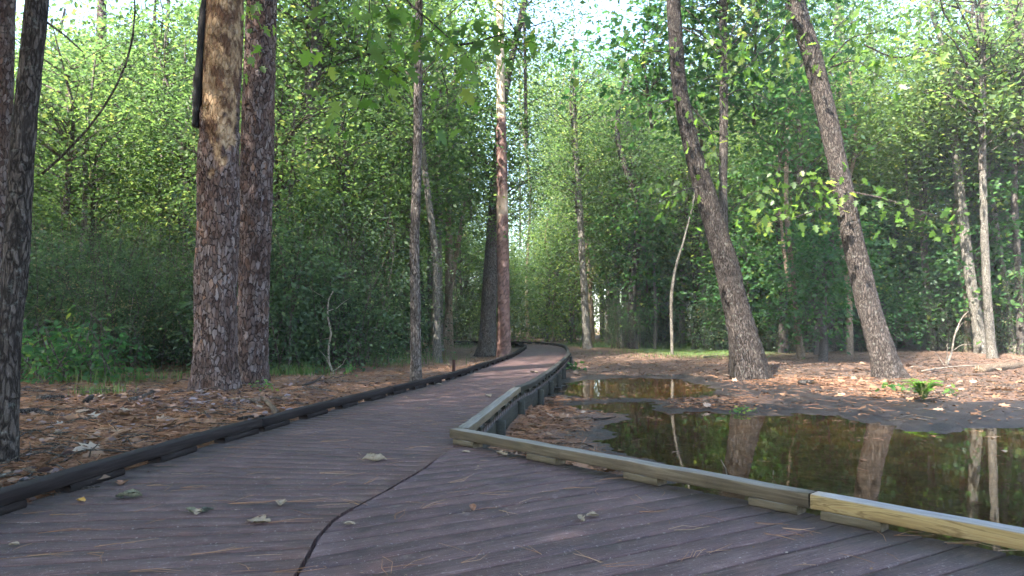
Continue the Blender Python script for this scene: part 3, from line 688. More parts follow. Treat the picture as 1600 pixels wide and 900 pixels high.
def crown_at(root, kind, k, p, sc, rz=0.0, szf=1.0):
    lm, bm = CROWN[kind][k % len(CROWN[kind])]
    o = obj("crown", lm, root, p, (0, 0, rz), (sc, sc, sc * szf)); obj("branchwork", bm, root, p, (0, 0, rz), (sc, sc, sc * szf)); return o
TREES = {}
def tree(name, label, cat, pix, bark, mat, gz=None, top=14.0, crowns=(), group=None, seed=0, flare=.35, amp=1.0, peel=None, Y=None, fine=False, lean=None, sink=.12):
    """pix: (px, py, width in px) from the base up, measured on the photograph at 1600 x 900"""
    bx, by, bw = pix[0]
    z = gz if gz is not None else (0.0 if bx < 790 else -.13)
    if Y is None:
        b = at(bx, by, z)
        for _ in range(6): z = float(ground(b[0], b[1])); b = at(bx, by, z)
        Y = b[1]
    pts = np.array([atY(a, b_, Y) for a, b_, _ in pix]); rad = np.array([w * Y / F / 2 / math.hypot(1, (a - 800) / F) for a, _, w in pix])
    gz0 = float(ground(pts[0][0], pts[0][1])); base = pts[0].copy(); base[2] = gz0 - sink
    pts = np.vstack([base, pts[1:]]) if pts[1][2] > gz0 + .05 else np.vstack([base, pts[2:]])
    rad = rad[-len(pts):].copy(); 
    if top > pts[-1][2] + .5:       # goes on above the frame
        d = pts[-1] - pts[-2]; d = d / np.linalg.norm(d); d[2] = max(d[2], .5); d = d / d[2]; h = top - pts[-1][2]
        bend = np.array((d[0] * .35, d[1], 0))
        pts = np.vstack([pts, pts[-1] + np.array((d[0] * h * .3, 0, h * .4)), pts[-1] + np.array((d[0] * h * .45, 0, h))]); rad = np.concatenate([rad, [rad[-1] * .75, max(.02, rad[-1] * .3)]])
    root = tag(obj(name, None, None, (pts[0][0], pts[0][1], gz0)), label, cat, group)
    loc = pts - np.array((pts[0][0], pts[0][1], gz0)); r0 = rad.mean()
    pxm = F / Y; n = int(np.clip(2 * math.pi * rad[0] * pxm * (.45 if fine else .3), 10, 150)); step = float(np.clip(2.6 / pxm if fine else 6 / pxm, .02, .4))
    obj("trunk", trunk_mesh(loc, rad, step, n, bark, mat, seed, flare, amp, peel), root)
    for (kind, k, dz, sc, rz, *dy) in crowns:
        p = spline(loc, .3); q = p[int(np.argmin(np.abs(p[:, 2] - dz)))]; crown_at(root, kind, k, (q[0], q[1] + (dy[0] if dy else 0), dz), sc, rz)
    TREES[label] = (root, loc, rad); return root, loc, rad
def branch(root, pts, r0, r1, n=6, mat=None, name="branch", step=.12, wig=.02, seed=1):
    rr = np.random.default_rng(seed); P = spline(np.asarray(pts, float), step); P = P + np.cumsum(rr.normal(0, wig * step, P.shape), 0); v, f = tube(P, np.linspace(r0, r1, len(P)), n)
    o = obj(name, mesh(name, v, f, mat or M['twig'], {"rnd": np.full(len(f), .5)}, smooth=True), root); return o, P

# paired pines by the left kerb
def peel_dead(TH, Zw, S):
    # A is towards -x at angle 0; the camera sees angles about a quarter turn away
    ang = np.cos((TH - .27) * 2 * math.pi); line = 3.15 + .95 * (1 - ang) + .8 * (vnoise(TH * 9, S * 2, 77, 9) - .5) + .5 * (vnoise(TH * 24, S * 6, 78, 24) - .5)
    return sstep(0, .10, Zw - line) * (ang > -.15)
p1, p1l, _ = tree("pine_tree", "thick dead pine with bark stripped to tan wood on its upper trunk", "tree", [(336, 606, 72), (337, 560, 66), (338, 450, 65), (341, 300, 64), (345, 150, 62), (350, 0, 62)], 'plate', M['bark_pine'], top=15, crowns=[('canopy', 0, 13, 1.15, .3)], seed=3, peel=peel_dead, fine=True, flare=.20, Y=9.6)
# slab of loose bark hanging off its left side
sl = [atY(322, -12, 9.5), atY(317, 60, 9.5), atY(311, 130, 9.5), atY(306, 198, 9.5)]; slw = [.05, .055, .05, .03]; g = Geo()
S_ = spline(np.column_stack([np.array(sl), slw]), .06); rr = np.random.default_rng(5); sv = []
for p in S_:
    w = p[3] * rr.uniform(.8, 1.15); x, y, z = p[:3] - np.array(p1.location) + rr.normal(0, .004, 3)
    sv += [(x - w, y - .05, z), (x + w * .6, y - .09, z), (x + w, y + .06, z), (x - w * .7, y + .09, z)]
m_ = len(S_); ii = np.arange(m_ - 1)[:, None] * 4; jj = np.arange(4)[None]; kk = (jj + 1) % 4
o = obj("bark_slab", mesh("bark_slab", sv, [np.stack([ii + jj, ii + 4 + jj, ii + 4 + kk, ii + kk], -1).reshape(-1, 4), np.array([(0, 1, 2, 3), (m_ * 4 - 1, m_ * 4 - 2, m_ * 4 - 3, m_ * 4 - 4)])], plain("charred_bark", ((.008, .007, .007), (.018, .015, .015), (.035, .03, .03)), 30)), p1)
o["label"] = "blackened slab of loose bark hanging off the trunk"
p2, _, _ = tree("pine_tree", "living pine with scaly grey bark right behind the stripped dead pine", "tree", [(393, 599, 50), (394, 555, 46), (396, 450, 47), (400, 300, 50), (405, 150, 48), (409, 0, 46)], 'plate', M['bark_pine'], top=17, crowns=[('canopy', 1, 14.5, 1.3, 1.1)], seed=12, fine=True, flare=.22, Y=10.5)
t1, t1l, t1r = tree("oak_tree", "dark rough barked tree leaning at the picture's left edge", "tree", [(6, 728, 46), (10, 640, 42), (14, 540, 40), (26, 400, 44), (38, 200, 40), (58, 0, 38)], 'ridge', M['bark_dark'], top=11, crowns=[('canopy', 2, 9.2, 1.0, 2.0)], seed=5, fine=True)
Y1 = float(t1.location[1]); w2 = lambda p: np.asarray(p) - np.array(t1.location)
branch(t1, [w2(atY(66, 272, Y1)), w2(atY(110, 232, Y1 - .1)), w2(atY(160, 170, Y1 - .2)), w2(atY(196, 100, Y1 - .3)), w2(atY(209, 20, Y1 - .3)), w2(atY(205, -60, Y1 - .3))], .008, .005, seed=3)
branch(t1, [w2(atY(74, 36, Y1)), w2(atY(100, 55, Y1 - .1)), w2(atY(131, 82, Y1 - .1))], .008, .004, seed=4)
tree("pine_tree", "grey scaly pine half hidden behind the leaning tree at the left edge", "tree", [(-6, 600, 46), (-4, 400, 42), (2, 150, 38), (6, 0, 36)], 'plate', M['bark_pine'], top=16, crowns=[('canopy', 3, 14, 1.2, 0)], seed=31, Y=11.5)
tree("hardwood_tree", "slim straight tree with rough bark rising beside the left kerb rail", "tree", [(651, 600, 19), (650, 560, 17), (649, 470, 16), (648, 380, 15), (652, 250, 14), (653, 130, 13), (655, 0, 11)], 'ridge', M['bark_grey'], top=9.5, crowns=[('canopy', 1, 7.6, .75, .7)], seed=7, fine=True)
tree("hardwood_tree", "pale grey slim tree just behind the rough slim one at the kerb", "tree", [(683, 566, 14), (682, 500, 13), (680, 400, 12), (668, 300, 10), (660, 220, 8)], 'smooth', M['bark_pale'], top=8, crowns=[('under', 0, 6.4, 1.0, 0)], seed=8)
tree("hardwood_tree", "tan stemmed tree standing at the thicket's edge left of the ivied trunk", "tree", [(702, 545, 13), (701, 450, 11), (701, 330, 10), (700, 230, 8)], 'smooth', M['bark_tan'], top=10.5, crowns=[('under', 1, 8.6, 1.2, 1)], seed=9)
tree("hardwood_tree", "thin tan tree slanting to the right between the slim trees", "tree", [(692, 548, 8), (700, 480, 7), (718, 370, 7), (730, 300, 6), (741, 240, 5)], 'smooth', M['bark_tan'], top=6, crowns=[('under', 2, 6.2, .8, 2)], seed=10)
tree("oak_tree", "broad ivied oak trunk right behind the slender red pine", "tree", [(760, 557, 32), (762, 520, 26), (766, 440, 23), (771, 340, 18), (779, 220, 12), (796, 110, 10), (822, -10, 9)], 'ridge', M['bark_grey'], top=15, crowns=[('canopy', 0, 11, 1.0, 2.2), ('under', 1, 6.2, 1.1, .3), ('under', 0, 4.6, .8, 1.3)], seed=14, fine=True)
def peel_red(TH, Zw, S):
    e = .9 * (vnoise(TH * 5, S * 1.5, 41, 5) - .5)
    return np.maximum(sstep(0, .2, Zw + e - 6.6), .8 * sstep(.0, .25, .55 - np.abs(Zw + e - 4.05)) * (np.cos((TH - .25) * 6.283) > -.2))
tree("pine_tree", "slender red barked pine with pale stripped top beside the boardwalk", "tree", [(787, 561, 21), (787, 500, 19), (786, 400, 18), (784, 250, 16), (782, 120, 14), (781, 0, 12)], 'plate', M['bark_red_pine'], top=17, crowns=[('canopy', 3, 15, 1.0, 0)], seed=15, fine=True, amp=.6, peel=peel_red, flare=.12)
tree("hardwood_tree", "smooth pale tree by the clearing just right of the boardwalk's far bend", "tree", [(918, 546, 16), (915, 500, 12), (911, 420, 11), (906, 330, 10), (902, 270, 8), (899, 200, 7)], 'smooth', M['bark_pale'], top=13, crowns=[('under', 0, 10.2, 1.3, 1), ('under', 2, 7.6, 1.1, 2)], seed=16)
tree("hardwood_tree", "thin grey stem rising close behind the smooth pale tree", "tree", [(927, 537, 7), (924, 480, 6), (918, 400, 6), (910, 300, 4)], 'smooth', M['bark_tan'], top=11, crowns=[('under', 1, 10, 1.2, 1)], seed=17)
tree("hardwood_tree", "very thin whitish stem standing in the grassy clearing", "tree", [(959, 536, 6), (956, 450, 6), (955, 380, 5), (954, 300, 4)], 'smooth', M['bark_pale'], top=14, crowns=[('under', 2, 11.5, 1.4, 0)], seed=18)
tree("hardwood_tree", "thin straight tan tree with leafy lower stem beyond the upper pool", "tree", [(1023, 541, 9), (1023, 460, 7), (1024, 380, 6), (1026, 280, 5)], 'smooth', M['bark_tan'], top=11, crowns=[('under', 0, 9, 1.2, 2), ('broad', 0, 2.1, .75, 0)], seed=19)
tree("hardwood_tree", "crooked thin pale sapling just right of the straight tan tree", "tree", [(1050, 520, 5), (1049, 475, 5), (1052, 440, 5), (1058, 410, 4), (1070, 370, 3)], 'smooth', M['bark_pale'], top=8, crowns=[('under', 1, 7.2, 1.0, 2)], seed=20, Y=24)
# leaning oaks beyond the pond
r1, r1l, _ = tree("oak_tree", "stout dark oak leaning left at the head of the pond", "tree", [(1176, 592, 52), (1166, 550, 48), (1150, 480, 42), (1128, 390, 37), (1102, 300, 32), (1076, 210, 26), (1060, 120, 23), (1052, 0, 21)], 'ridge', M['bark_dark'], top=15, crowns=[('canopy', 1, 12.8, 1.0, 0), ('broad', 0, 7.6, 1.25, 1.0, 2.3)], seed=22, fine=True, flare=.5)
tree("oak_tree", "second mossy stem pressed against the back of the stout leaning oak", "tree", [(1152, 583, 26), (1148, 530, 20), (1141, 470, 16), (1134, 400, 13), (1130, 300, 13), (1131, 200, 14), (1131, 100, 13), (1129, 0, 11)], 'ridge', M['bark_grey'], top=12, crowns=[('under', 2, 9.5, 1.3, .5), ('broad', 1, 6.8, 1.0, .5, 1.8)], seed=23, fine=True)
r2, r2l, _ = tree("oak_tree", "grey oak leaning left on the muddy bank above the fern", "tree", [(1391, 590, 46), (1376, 545, 40), (1352, 460, 38), (1334, 380, 34), (1318, 300, 33), (1296, 200, 32), (1272, 100, 31), (1244, 0, 29)], 'ridge', M['bark_dark'], top=15, crowns=[('canopy', 2, 13, 1.05, 0), ('broad', 2, 7.9, 1.35, .4, 2.5), ('broad', 1, 6.0, .9, 2.4, 2.2)], seed=24, fine=True, flare=.55)
tree("hardwood_tree", "grey tree leaning left behind the stout dark oak", "tree", [(1210, 543, 20), (1202, 490, 18), (1190, 420, 16), (1178, 350, 14), (1165, 260, 11)], 'ridge', M['bark_grey'], top=11, crowns=[('under', 0, 8.5, 1.2, 0)], seed=25)
tree("hardwood_tree", "upright grey tree between the two leaning oaks", "tree", [(1233, 536, 15), (1233, 470, 14), (1234, 390, 13), (1238, 300, 12), (1242, 200, 9)], 'ridge', M['bark_pale'], top=13, crowns=[('under', 1, 10, 1.3, 1)], seed=26)
tree("hardwood_tree", "thin crooked stem beside the upright grey tree", "tree", [(1254, 556, 10), (1246, 510, 8), (1236, 460, 7), (1226, 400, 6), (1220, 340, 4)], 'smooth', M['bark_tan'], top=6.5, crowns=[('broad', 2, 5.6, .9, 0)], seed=27)
tree("pine_tree", "tall pale pine with mossy flared foot seen behind the grey leaning oak", "tree", [(1322, 543, 30), (1320, 490, 24), (1318, 400, 22), (1316, 250, 19), (1313, 100, 17), (1311, 0, 16)], 'ridge', M['bark_pale'], top=19, crowns=[('canopy', 3, 16.5, 1.1, 0)], seed=28, flare=.5)
for k, (lab, pix, mt) in enumerate([
    ("grey lichen spotted tree forking high up at the pond's far right", [(1536, 557, 24), (1528, 510, 20), (1514, 420, 18), (1503, 330, 17), (1492, 220, 15), (1484, 120, 13), (1470, 60, 10), (1448, 0, 8)], 'bark_pale'),
    ("mossy tan tree second in the cluster at the right edge", [(1567, 545, 17), (1562, 480, 15), (1552, 400, 13), (1535, 300, 12), (1514, 200, 10), (1500, 140, 8)], 'bark_tan'),
    ("pale tree leaning left third in the cluster at the right edge", [(1582, 552, 12), (1576, 480, 10), (1564, 400, 9), (1549, 300, 8), (1531, 210, 7)], 'bark_pale'),
    ("slim pale tree outermost of the leaning cluster at the right edge", [(1588, 548, 13), (1584, 470, 12), (1578, 390, 10), (1566, 300, 10), (1553, 210, 8), (1544, 150, 6)], 'bark_pale')]):
    tree("hardwood_tree", lab, "tree", pix, 'ridge' if k == 0 else 'smooth', M[mt], top=10 if k == 0 else 8, crowns=[('under', k, 8.2 if k == 0 else 7.2, 1.15, k)], seed=33 + k, fine=k == 0)
tree("oak_tree", "dark buttressed trunk in shade behind the lichen spotted tree", "tree", [(1500, 541, 44), (1505, 500, 34), (1512, 430, 30), (1520, 300, 26), (1528, 180, 22), (1535, 60, 20)], 'ridge', M['bark_dark'], top=16, crowns=[('canopy', 0, 13, 1.1, 0)], seed=40, flare=.8)
tree("pine_tree", "tall dark pine cut off by the picture's right edge", "tree", [(1606, 535, 40), (1602, 400, 36), (1598, 250, 34), (1590, 100, 32), (1584, 0, 31)], 'plate', M['bark_pine'], top=18, crowns=[('canopy', 1, 15.5, 1.1, 0)], seed=41)
tree("pine_tree", "grey pine trunk far back over the left thicket", "tree", [(153, 540, 20), (154, 400, 19), (156, 200, 17), (158, 60, 15), (159, 0, 14)], 'plate', M['bark_pine'], top=20, crowns=[('canopy', 2, 17, 1.1, 0)], seed=42, Y=22)
for k, (lab, x, w, yt, YY) in enumerate([("whitish thin tree left of its twin in the left woods", 186, 8, 180, 19), ("whitish thin tree right of its twin in the left woods", 251, 7, 210, 18)]):
    tree("hardwood_tree", lab, "tree", [(x, 545, w), (x + 1, 400, w), (x - 2, 300, w * .8), (x + 2, yt, w * .6)], 'smooth', M['bark_pale'], top=8.5, crowns=[('under', k, 7, 1.1, k)], seed=43 + k, Y=YY)

# ------------------------------------------------------------------ woods behind: every tree its own object, meshes shared
POLE = {}
for nm, mt, r in (('bark_grey', 'bark_grey', .15), ('bark_dark', 'bark_dark', .18), ('bark_pale', 'bark_pale', .12), ('bark_tan', 'bark_tan', .10)):
    rr = np.random.default_rng(len(POLE) + 60)
    pts = np.array([(0, 0, -.2), (rr.normal(0, .08), rr.normal(0, .08), 3), (rr.normal(0, .2), rr.normal(0, .2), 7), (rr.normal(0, .3), rr.normal(0, .3), 11), (0, 0, 15)])
    POLE[nm] = trunk_mesh(pts, np.array([r * 1.2, r, r * .85, r * .6, r * .25]), .3, 14, 'ridge', M[mt], len(POLE) + 60, .4)
def place(x, y):
    px = 800 + F * x / max(y, .1)
    for lim, w in ((60, "past the left edge's leaning tree"), (180, "left of the whitish twin trees"), (300, "just left of the paired pines"), (430, "right behind the paired pines"), (540, "just right of the paired pines"), (655, "left of the slim kerb tree"), (745, "between kerb tree and red pine"), (830, "right behind the red pine"), (900, "over the boardwalk's far bend"), (990, "near the smooth pale tree"), (1090, "near the thin straight tan tree"), (1190, "behind the stout dark oak"), (1300, "between the two leaning oaks"), (1400, "behind the grey leaning oak"), (1500, "just right of the grey leaning oak"), (1700, "by the right edge's trunk cluster")):
        if px < lim: return w
    return "past the right edge"
TONE = {'bark_grey': "grey", 'bark_dark': "dark", 'bark_pale': "pale", 'bark_tan': "tan"}
DEPTH = lambda y: "near" if y < 22 else "midway" if y < 32 else "distant" if y < 46 else "far off"
def wood_tree(x, y, kind, h, bark, label, group, name="woodland_tree", ncr=2, low=.4, rr=R):
    z = float(ground(x, y))
    if group != "canopy trees outside the view":
        sort = {"woodland_tree": "canopy tree", "understorey_tree": "understorey tree", "slender_tree": "slender tree"}[name]
        label = f"{DEPTH(y)} {TONE[bark]} trunked {sort} {place(x, y)}"
    root = tag(obj(name, None, None, (x, y, z), (0, 0, rr.uniform(0, 6.28))), label, "tree", group)
    if abs(x / y - .115) < .075: h = min(h, .42 * y)      # the gap of open sky over the far bend
    s = h / 15; obj("trunk", POLE[bark], root, (0, 0, 0), (rr.normal(0, .03), rr.normal(0, .03), 0), (rr.uniform(.7, 1.25) * (.4 + .6 * s), rr.uniform(.7, 1.25) * (.4 + .6 * s), s))
    for q in range(ncr):
        zz = h * (low + (.92 - low) * (q + .5) / ncr) ; k = int(rr.integers(0, 9)); sc = rr.uniform(.8, 1.15) * (h / 15 if kind == 'canopy' else h / 8 + .35)
        if kind == 'canopy': sc = max(.6, sc)
        crown_at(root, kind, k, (rr.normal(0, .3), rr.normal(0, .3), zz), sc, rr.uniform(0, 6.28), rr.uniform(.8, 1.1))
    return root
def clear(x, y, m=1.4):
    if y < 36 and dist_line(np.array([x]), np.array([y]), (LFINE[::30] + LFINE[::30]) / 2)[0] < m + 1.2: return False
    if -2.5 < x - np.interp(y, [0, 16, 27, 40], [-.5, .5, 1.2, 1.2]) < 2.5 and y < 38: return False
    if x > 1.5 and y < 16.5: return False
    if 1.5 < x < 8 and y < 27: return False
    return True
rr = np.random.default_rng(91)
def scatter(n, ylo, yhi, xlo, xhi, gap, ok):
    out = []
    for _ in range(n * 60):
        if len(out) >= n: break
        y = rr.uniform(ylo, yhi); x = rr.uniform(xlo, xhi) * y
        if ok(x, y) and all((x - a) ** 2 + (y - b) ** 2 > gap * gap for a, b in out): out.append((x, y))
    return out
barks = ['bark_grey', 'bark_dark', 'bark_pale', 'bark_tan']
for (x, y) in scatter(24, 20, 40, -.80, -.10, 3.0, lambda x, y: clear(x, y) and x < -2):
    wood_tree(x, y, 'canopy', rr.uniform(11, 17), barks[int(rr.integers(0, 3))], "leafy canopy tree rising out of the woods beyond the left thicket", "canopy trees of the left woods", rr=rr, ncr=2, low=.35)
for (x, y) in scatter(5, 9, 20, -1.9, -.95, 3.4, lambda x, y: x < -11):  # unseen trees added left of the frame to shade the left ground
    wood_tree(x, y, 'canopy', rr.uniform(11, 16), barks[int(rr.integers(0, 3))], "unseen leafy canopy tree outside the view added for its shade", "canopy trees outside the view", rr=rr, ncr=2, low=.45)
shade_trees = [(-4.8, .4), (-7.8, -2.2), (-7.0, 3.4), (-10.6, .6), (-10.4, 4.8), (-4.4, -4.2), (-7.4, -6.6), (-11, -4.0), (-1.6, -6.4), (1.2, -3.6), (-4.6, -9.4), (4.4, -6.6), (3.6, -2.2), (-1.0, -10.5), (-6.2, -.9), (-2.9, -2.6), (-.4, -2.4), (-9.2, -8.2)]  # unseen trees added round the camera to keep sun off deck and pond
for k, (x, y) in enumerate(shade_trees):
    wood_tree(x, y, 'canopy', rr.uniform(13, 17), barks[k % 3], "unseen leafy canopy tree outside the view added for its shade", "canopy trees outside the view", rr=rr, ncr=4, low=.42)
for k, (x, y) in enumerate([(-9, 6.8), (-11.8, 7.4), (-15.2, 7.6), (-18, 11)]):  # more unseen trees, added to throw shade on the left thicket
    wood_tree(x, y, 'canopy', rr.uniform(13, 17), barks[k % 3], "unseen leafy canopy tree outside the view added for its shade", "canopy trees outside the view", rr=rr, ncr=3, low=.55)
for (x, y) in scatter(9, 44, 66, .02, .2, 2.5, lambda x, y: True):
    wood_tree(x, y, 'canopy', 22, barks[int(rr.integers(0, 4))], "", "tall trees of the deep woods", rr=rr, ncr=3, low=.3)
for (x, y) in scatter(32, 22, 42, .16, .82, 2.8, lambda x, y: clear(x, y) and x > 4):
    wood_tree(x, y, 'canopy', rr.uniform(10, 16), barks[int(rr.integers(0, 3))], "leafy canopy tree in the woods beyond the leaning oaks", "canopy trees of the right woods", rr=rr, ncr=2, low=.35)
for (x, y) in scatter(46, 36, 70, -.8, .8, 3.2, lambda x, y: clear(x, y)):
    wood_tree(x, y, 'canopy', rr.uniform(14, 20), barks[int(rr.integers(0, 4))], "tall tree deep in the woods past the boardwalk's far bend", "tall trees of the deep woods", rr=rr, ncr=3, low=.25)
for (x, y) in scatter(36, 24, 48, -.30, .38, 1.5, lambda x, y: clear(x, y, .6)):
    wood_tree(x, y, 'under', rr.uniform(6, 10), barks[int(rr.integers(0, 4))], "slender understorey tree among the trunks at the far bend", "understorey trees round the far bend", name="understorey_tree", rr=rr, ncr=2, low=.42)
for (x, y) in scatter(26, 15, 26, -.80, -.16, 1.8, lambda x, y: clear(x, y) and x < -1.5 and not (-8 < x < -2.5 and y < 12)):
    wood_tree(x, y, 'under', rr.uniform(4.5, 8), barks[int(rr.integers(0, 4))], "slender understorey tree growing up through the left thicket", "understorey trees over the left thicket", name="understorey_tree", rr=rr, ncr=2, low=.5)
for (x, y) in scatter(30, 18.5, 32, .20, .82, 1.7, lambda x, y: x > 3.5 and clear(x, y) and (x / y < .5 or y > 22)):
    wood_tree(x, y, 'broad', rr.uniform(3.2, 7), barks[int(rr.integers(0, 4))], "broad leaved young tree in the shade behind the leaning oaks", "young broad leaved trees behind the leaning oaks", name="understorey_tree", rr=rr, ncr=3, low=.3)
for (x, y) in scatter(16, 37, 62, -.03, .09, 1.8, lambda x, y: True):
    wood_tree(x, y, 'under', rr.uniform(5, 9), barks[int(rr.integers(0, 4))], "slender understorey tree closing the view beyond the far bend", "understorey trees closing the far bend", name="understorey_tree", rr=rr, ncr=3, low=.12)
for (x, y) in scatter(26, 17, 34, -.72, -.06, 1.3, lambda x, y: x < -1.2 - .04 * y and not (-8 < x < -2.5 and y < 12)):
    wood_tree(x, y, 'under', rr.uniform(9, 12), ('bark_pale', 'bark_tan', 'bark_grey')[int(rr.integers(0, 3))], "slender straight stemmed tree standing in the left woods", "slender trees of the left woods", name="slender_tree", rr=rr, ncr=1, low=.78)
for (x, y) in scatter(30, 19, 36, .10, .80, 1.3, lambda x, y: x > 3 and clear(x, y)):
    wood_tree(x, y, 'under', rr.uniform(9, 12), ('bark_pale', 'bark_tan', 'bark_grey')[int(rr.integers(0, 3))], "slender straight stemmed tree standing in the right woods", "slender trees of the right woods", name="slender_tree", rr=rr, ncr=1, low=.78)
def shrub_at(kind, k, x, y, s, label, group, name="shrub", szf=1.0):
    fm, sm = SHRUB[kind][k % len(SHRUB[kind])]
    if kind == 'thick': label = f"{DEPTH(y) if y > 18 else 'front row'} dark leafy shrub {place(x, y)}"
    root = tag(obj(name, None, None, (x, y, float(ground(x, y))), (0, 0, rr.uniform(0, 6.28)), (s, s, s * szf)), label, "shrub", group)
    obj("foliage", fm, root); obj("stems", sm, root); return root
for (x, y) in scatter(34, 12.6, 18, -.82, -.10, 1.25, lambda x, y: x < -.9 - .17 * y and (x < -.30 * y or y > 13.2)):
    shrub_at('thick', int(rr.integers(0, 9)), x, y, rr.uniform(.85, 1.2), "dense dark evergreen shrub in the thicket behind the paired pines", "shrubs of the left thicket")
for (x, y) in scatter(28, 17, 30, -.75, -.17, 1.6, lambda x, y: clear(x, y) and x < -2):
    shrub_at('thick', int(rr.integers(0, 9)), x, y, rr.uniform(.9, 1.4), "dark shrub filling the woods floor deeper behind the left thicket", "shrubs deep behind the left thicket")
for (x, y) in scatter(30, 22, 38, .16, .85, 1.9, lambda x, y: clear(x, y) and x > 3):
    shrub_at('thick', int(rr.integers(0, 9)), x, y, rr.uniform(.7, 1.2), "dark shrub in the shaded woods behind the leaning oaks", "shrubs behind the leaning oaks")
for (x, y) in scatter(30, 36, 60, -.7, .7, 2.5, lambda x, y: True):
    shrub_at('thick', int(rr.integers(0, 9)), x, y, rr.uniform(.9, 1.5), "low shrub under the tall trees past the far bend", "shrubs of the deep woods")
for (x, y) in scatter(9, 37, 54, -.17, -.03, 1.6, lambda x, y: True):
    shrub_at('thick', int(rr.integers(0, 9)), x, y, rr.uniform(1.1, 1.6), "low shrub under the tall trees past the far bend", "shrubs of the deep woods")
for (px, py, s) in ((85, 600, 1.15), (135, 596, 1.0), (175, 598, .9), (60, 590, 1.2)):
    p = at(px, py, 0); shrub_at('bright', px, p[0], p[1], s, "bright green sapling at the thicket foot left of the pines", "bright saplings at the thicket foot", "sapling")

# far wood that reads as one mass
rr = np.random.default_rng(5); g = Geo(); n = 1700
C = np.column_stack([rr.uniform(-110, 110, n), rr.uniform(72, 115, n), 20 * rr.uniform(0, 1, n) ** 1.5]); 
g.add(*spray(rr, C, 26, rr.uniform(1.0, 2.2, n), .6, .55, 'quad', np.clip(.5 + rr.normal(0, .2, n), 0, 1)))
fw = tag(obj("far_woods", g.mesh("far_woods", M['leaf'])), "far leafy woods closing the view behind all the trunks", "woods", kind="stuff")
hv, hf = boxes(((gx[0] + gx[-1]) / 2, (gy[0] + gy[-1]) / 2, 12.5), ((gx[-1] - gx[0]) / 2 + 3, (gy[-1] - gy[0]) / 2 + 3, 15.5))
hz = NT("air"); hz.n.remove(hz.b); vol = hz.new("ShaderNodeVolumePrincipled"); vol.inputs["Color"].default_value = (.86, .94, 1, 1); vol.inputs["Density"].default_value = .0009
hz.l.new(vol.outputs[0], hz.out.inputs["Volume"])
tag(obj("haze", mesh("haze", hv, hf, hz.m)), "thin bluish haze hanging in the woods", kind="stuff")
# ------------------------------------------------------------------ litter on the forest floor
rr = np.random.default_rng(17)
def off_walk(x, y):
    """True where the ground is open, not under the deck"""
    xl = np.interp(y, LFINE[:520, 1], LFINE[:520, 0]) - .10
    xr = np.where(y > 5.2, np.interp(y, RIGHT[:8, 1], RIGHT[:8, 0]) + .16, np.interp(y, [-3, 2.63, 5.2], [6.9, 1.87, -.43]) + .25)
    return (x < xl) | (x > xr)
def spots(n, ylo, yhi, xlo, xhi, p=1.6, dry=True):
    u = rr.uniform(0, 1, n * 3); a = 1 - p
    y = (ylo ** a + u * (yhi ** a - ylo ** a)) ** (1 / a); x = rr.uniform(xlo, xhi, n * 3) * y
    k = off_walk(x, y); x, y = x[k], y[k]; z = ground(x, y)
    if dry:
        k = z > WATER + .012; x, y, z = x[k], y[k], z[k]
        pdm = np.minimum(poly_sd(x, y, POOL_A), poly_sd(x, y, POOL_B)); k = (rr.uniform(0, 1, len(x)) < .10 + .9 * sstep(.1, 1.2, pdm - 1.5 * sstep(2.8, 4.4, x) * sstep(13.5, 11, y) + .9 * (vnoise(x * 1.4, y * 1.4, 61) - .5))) | (x < 0); x, y, z = x[k], y[k], z[k]
    return x[:n], y[:n], z[:n]
def needles(x, y, z, length, width, hue):
    n = len(x); a = rr.uniform(0, 2 * math.pi, n); L = length * rr.uniform(.5, 1.2, n) / 2; w = width * rr.uniform(.7, 1.3, n) / 2
    d = np.column_stack([np.cos(a), np.sin(a), rr.normal(0, .10, n)]); s = np.column_stack([-np.sin(a), np.cos(a), rr.normal(0, .5, n)]); c = np.column_stack([x, y, z + rr.uniform(.004, .022, n)])
    bend = rr.normal(0, .12, n)[:, None] * L[:, None] * s
    V = np.stack([c - d * L[:, None] - s * w[:, None], c - d * L[:, None] + s * w[:, None], c + bend + s * w[:, None], c + bend - s * w[:, None], c + d * L[:, None] + s * w[:, None] * .4, c + d * L[:, None] - s * w[:, None] * .4], 1)
    f = np.array([(0, 3, 2, 1), (3, 5, 4, 2)]); Fc = (np.arange(n)[:, None, None] * 6 + f[None]).reshape(-1, 4)
    return V.reshape(-1, 3), Fc, np.repeat(np.clip(hue, 0, 1), 2)
g = Geo()
x, y, z = spots(70000, 3.0, 16, -1.0, .02, 1.9); g.add(*needles(x, y, z, .17, .0045, .45 + .3 * (vnoise(x * 2, y * 2, 5) - .5) + rr.normal(0, .2, len(x))))
x, y, z = spots(16000, 4.5, 14, -.06, .55, 1.6); g.add(*needles(x, y, z, .17, .005, .40 + rr.normal(0, .2, len(x))))
tag(obj("needle_litter", g.mesh("needle_litter", M['needle'])), "rust brown pine needles carpeting the ground beside the boardwalk", "needle litter", kind="stuff")
def litter(x, y, z, smin, smax, kind, hue, lift=.02):
    n = len(x); a = rr.uniform(0, 2 * math.pi, n); sz = rr.uniform(smin, smax, n)
    nr = np.column_stack([rr.normal(0, .42, (n, 2)), np.ones(n)]); d = np.column_stack([np.cos(a), np.sin(a), rr.normal(0, .18, n)])
    return leaves(np.column_stack([x, y, z + rr.uniform(.006, lift, n)]), d, nr, sz, kind, np.clip(hue, 0, 1))
g = Geo()
x, y, z = spots(6500, 3.2, 16, -1.0, .02, 1.7); g.add(*litter(x, y, z, .022, .075, 'oval', rr.beta(1.3, 2.6, len(x))))
x, y, z = spots(330, 3.2, 14, -1.0, .02, 1.7); g.add(*litter(x, y, z, .10, .19, 'lobed', rr.beta(2.2, 1.3, len(x)), .04))
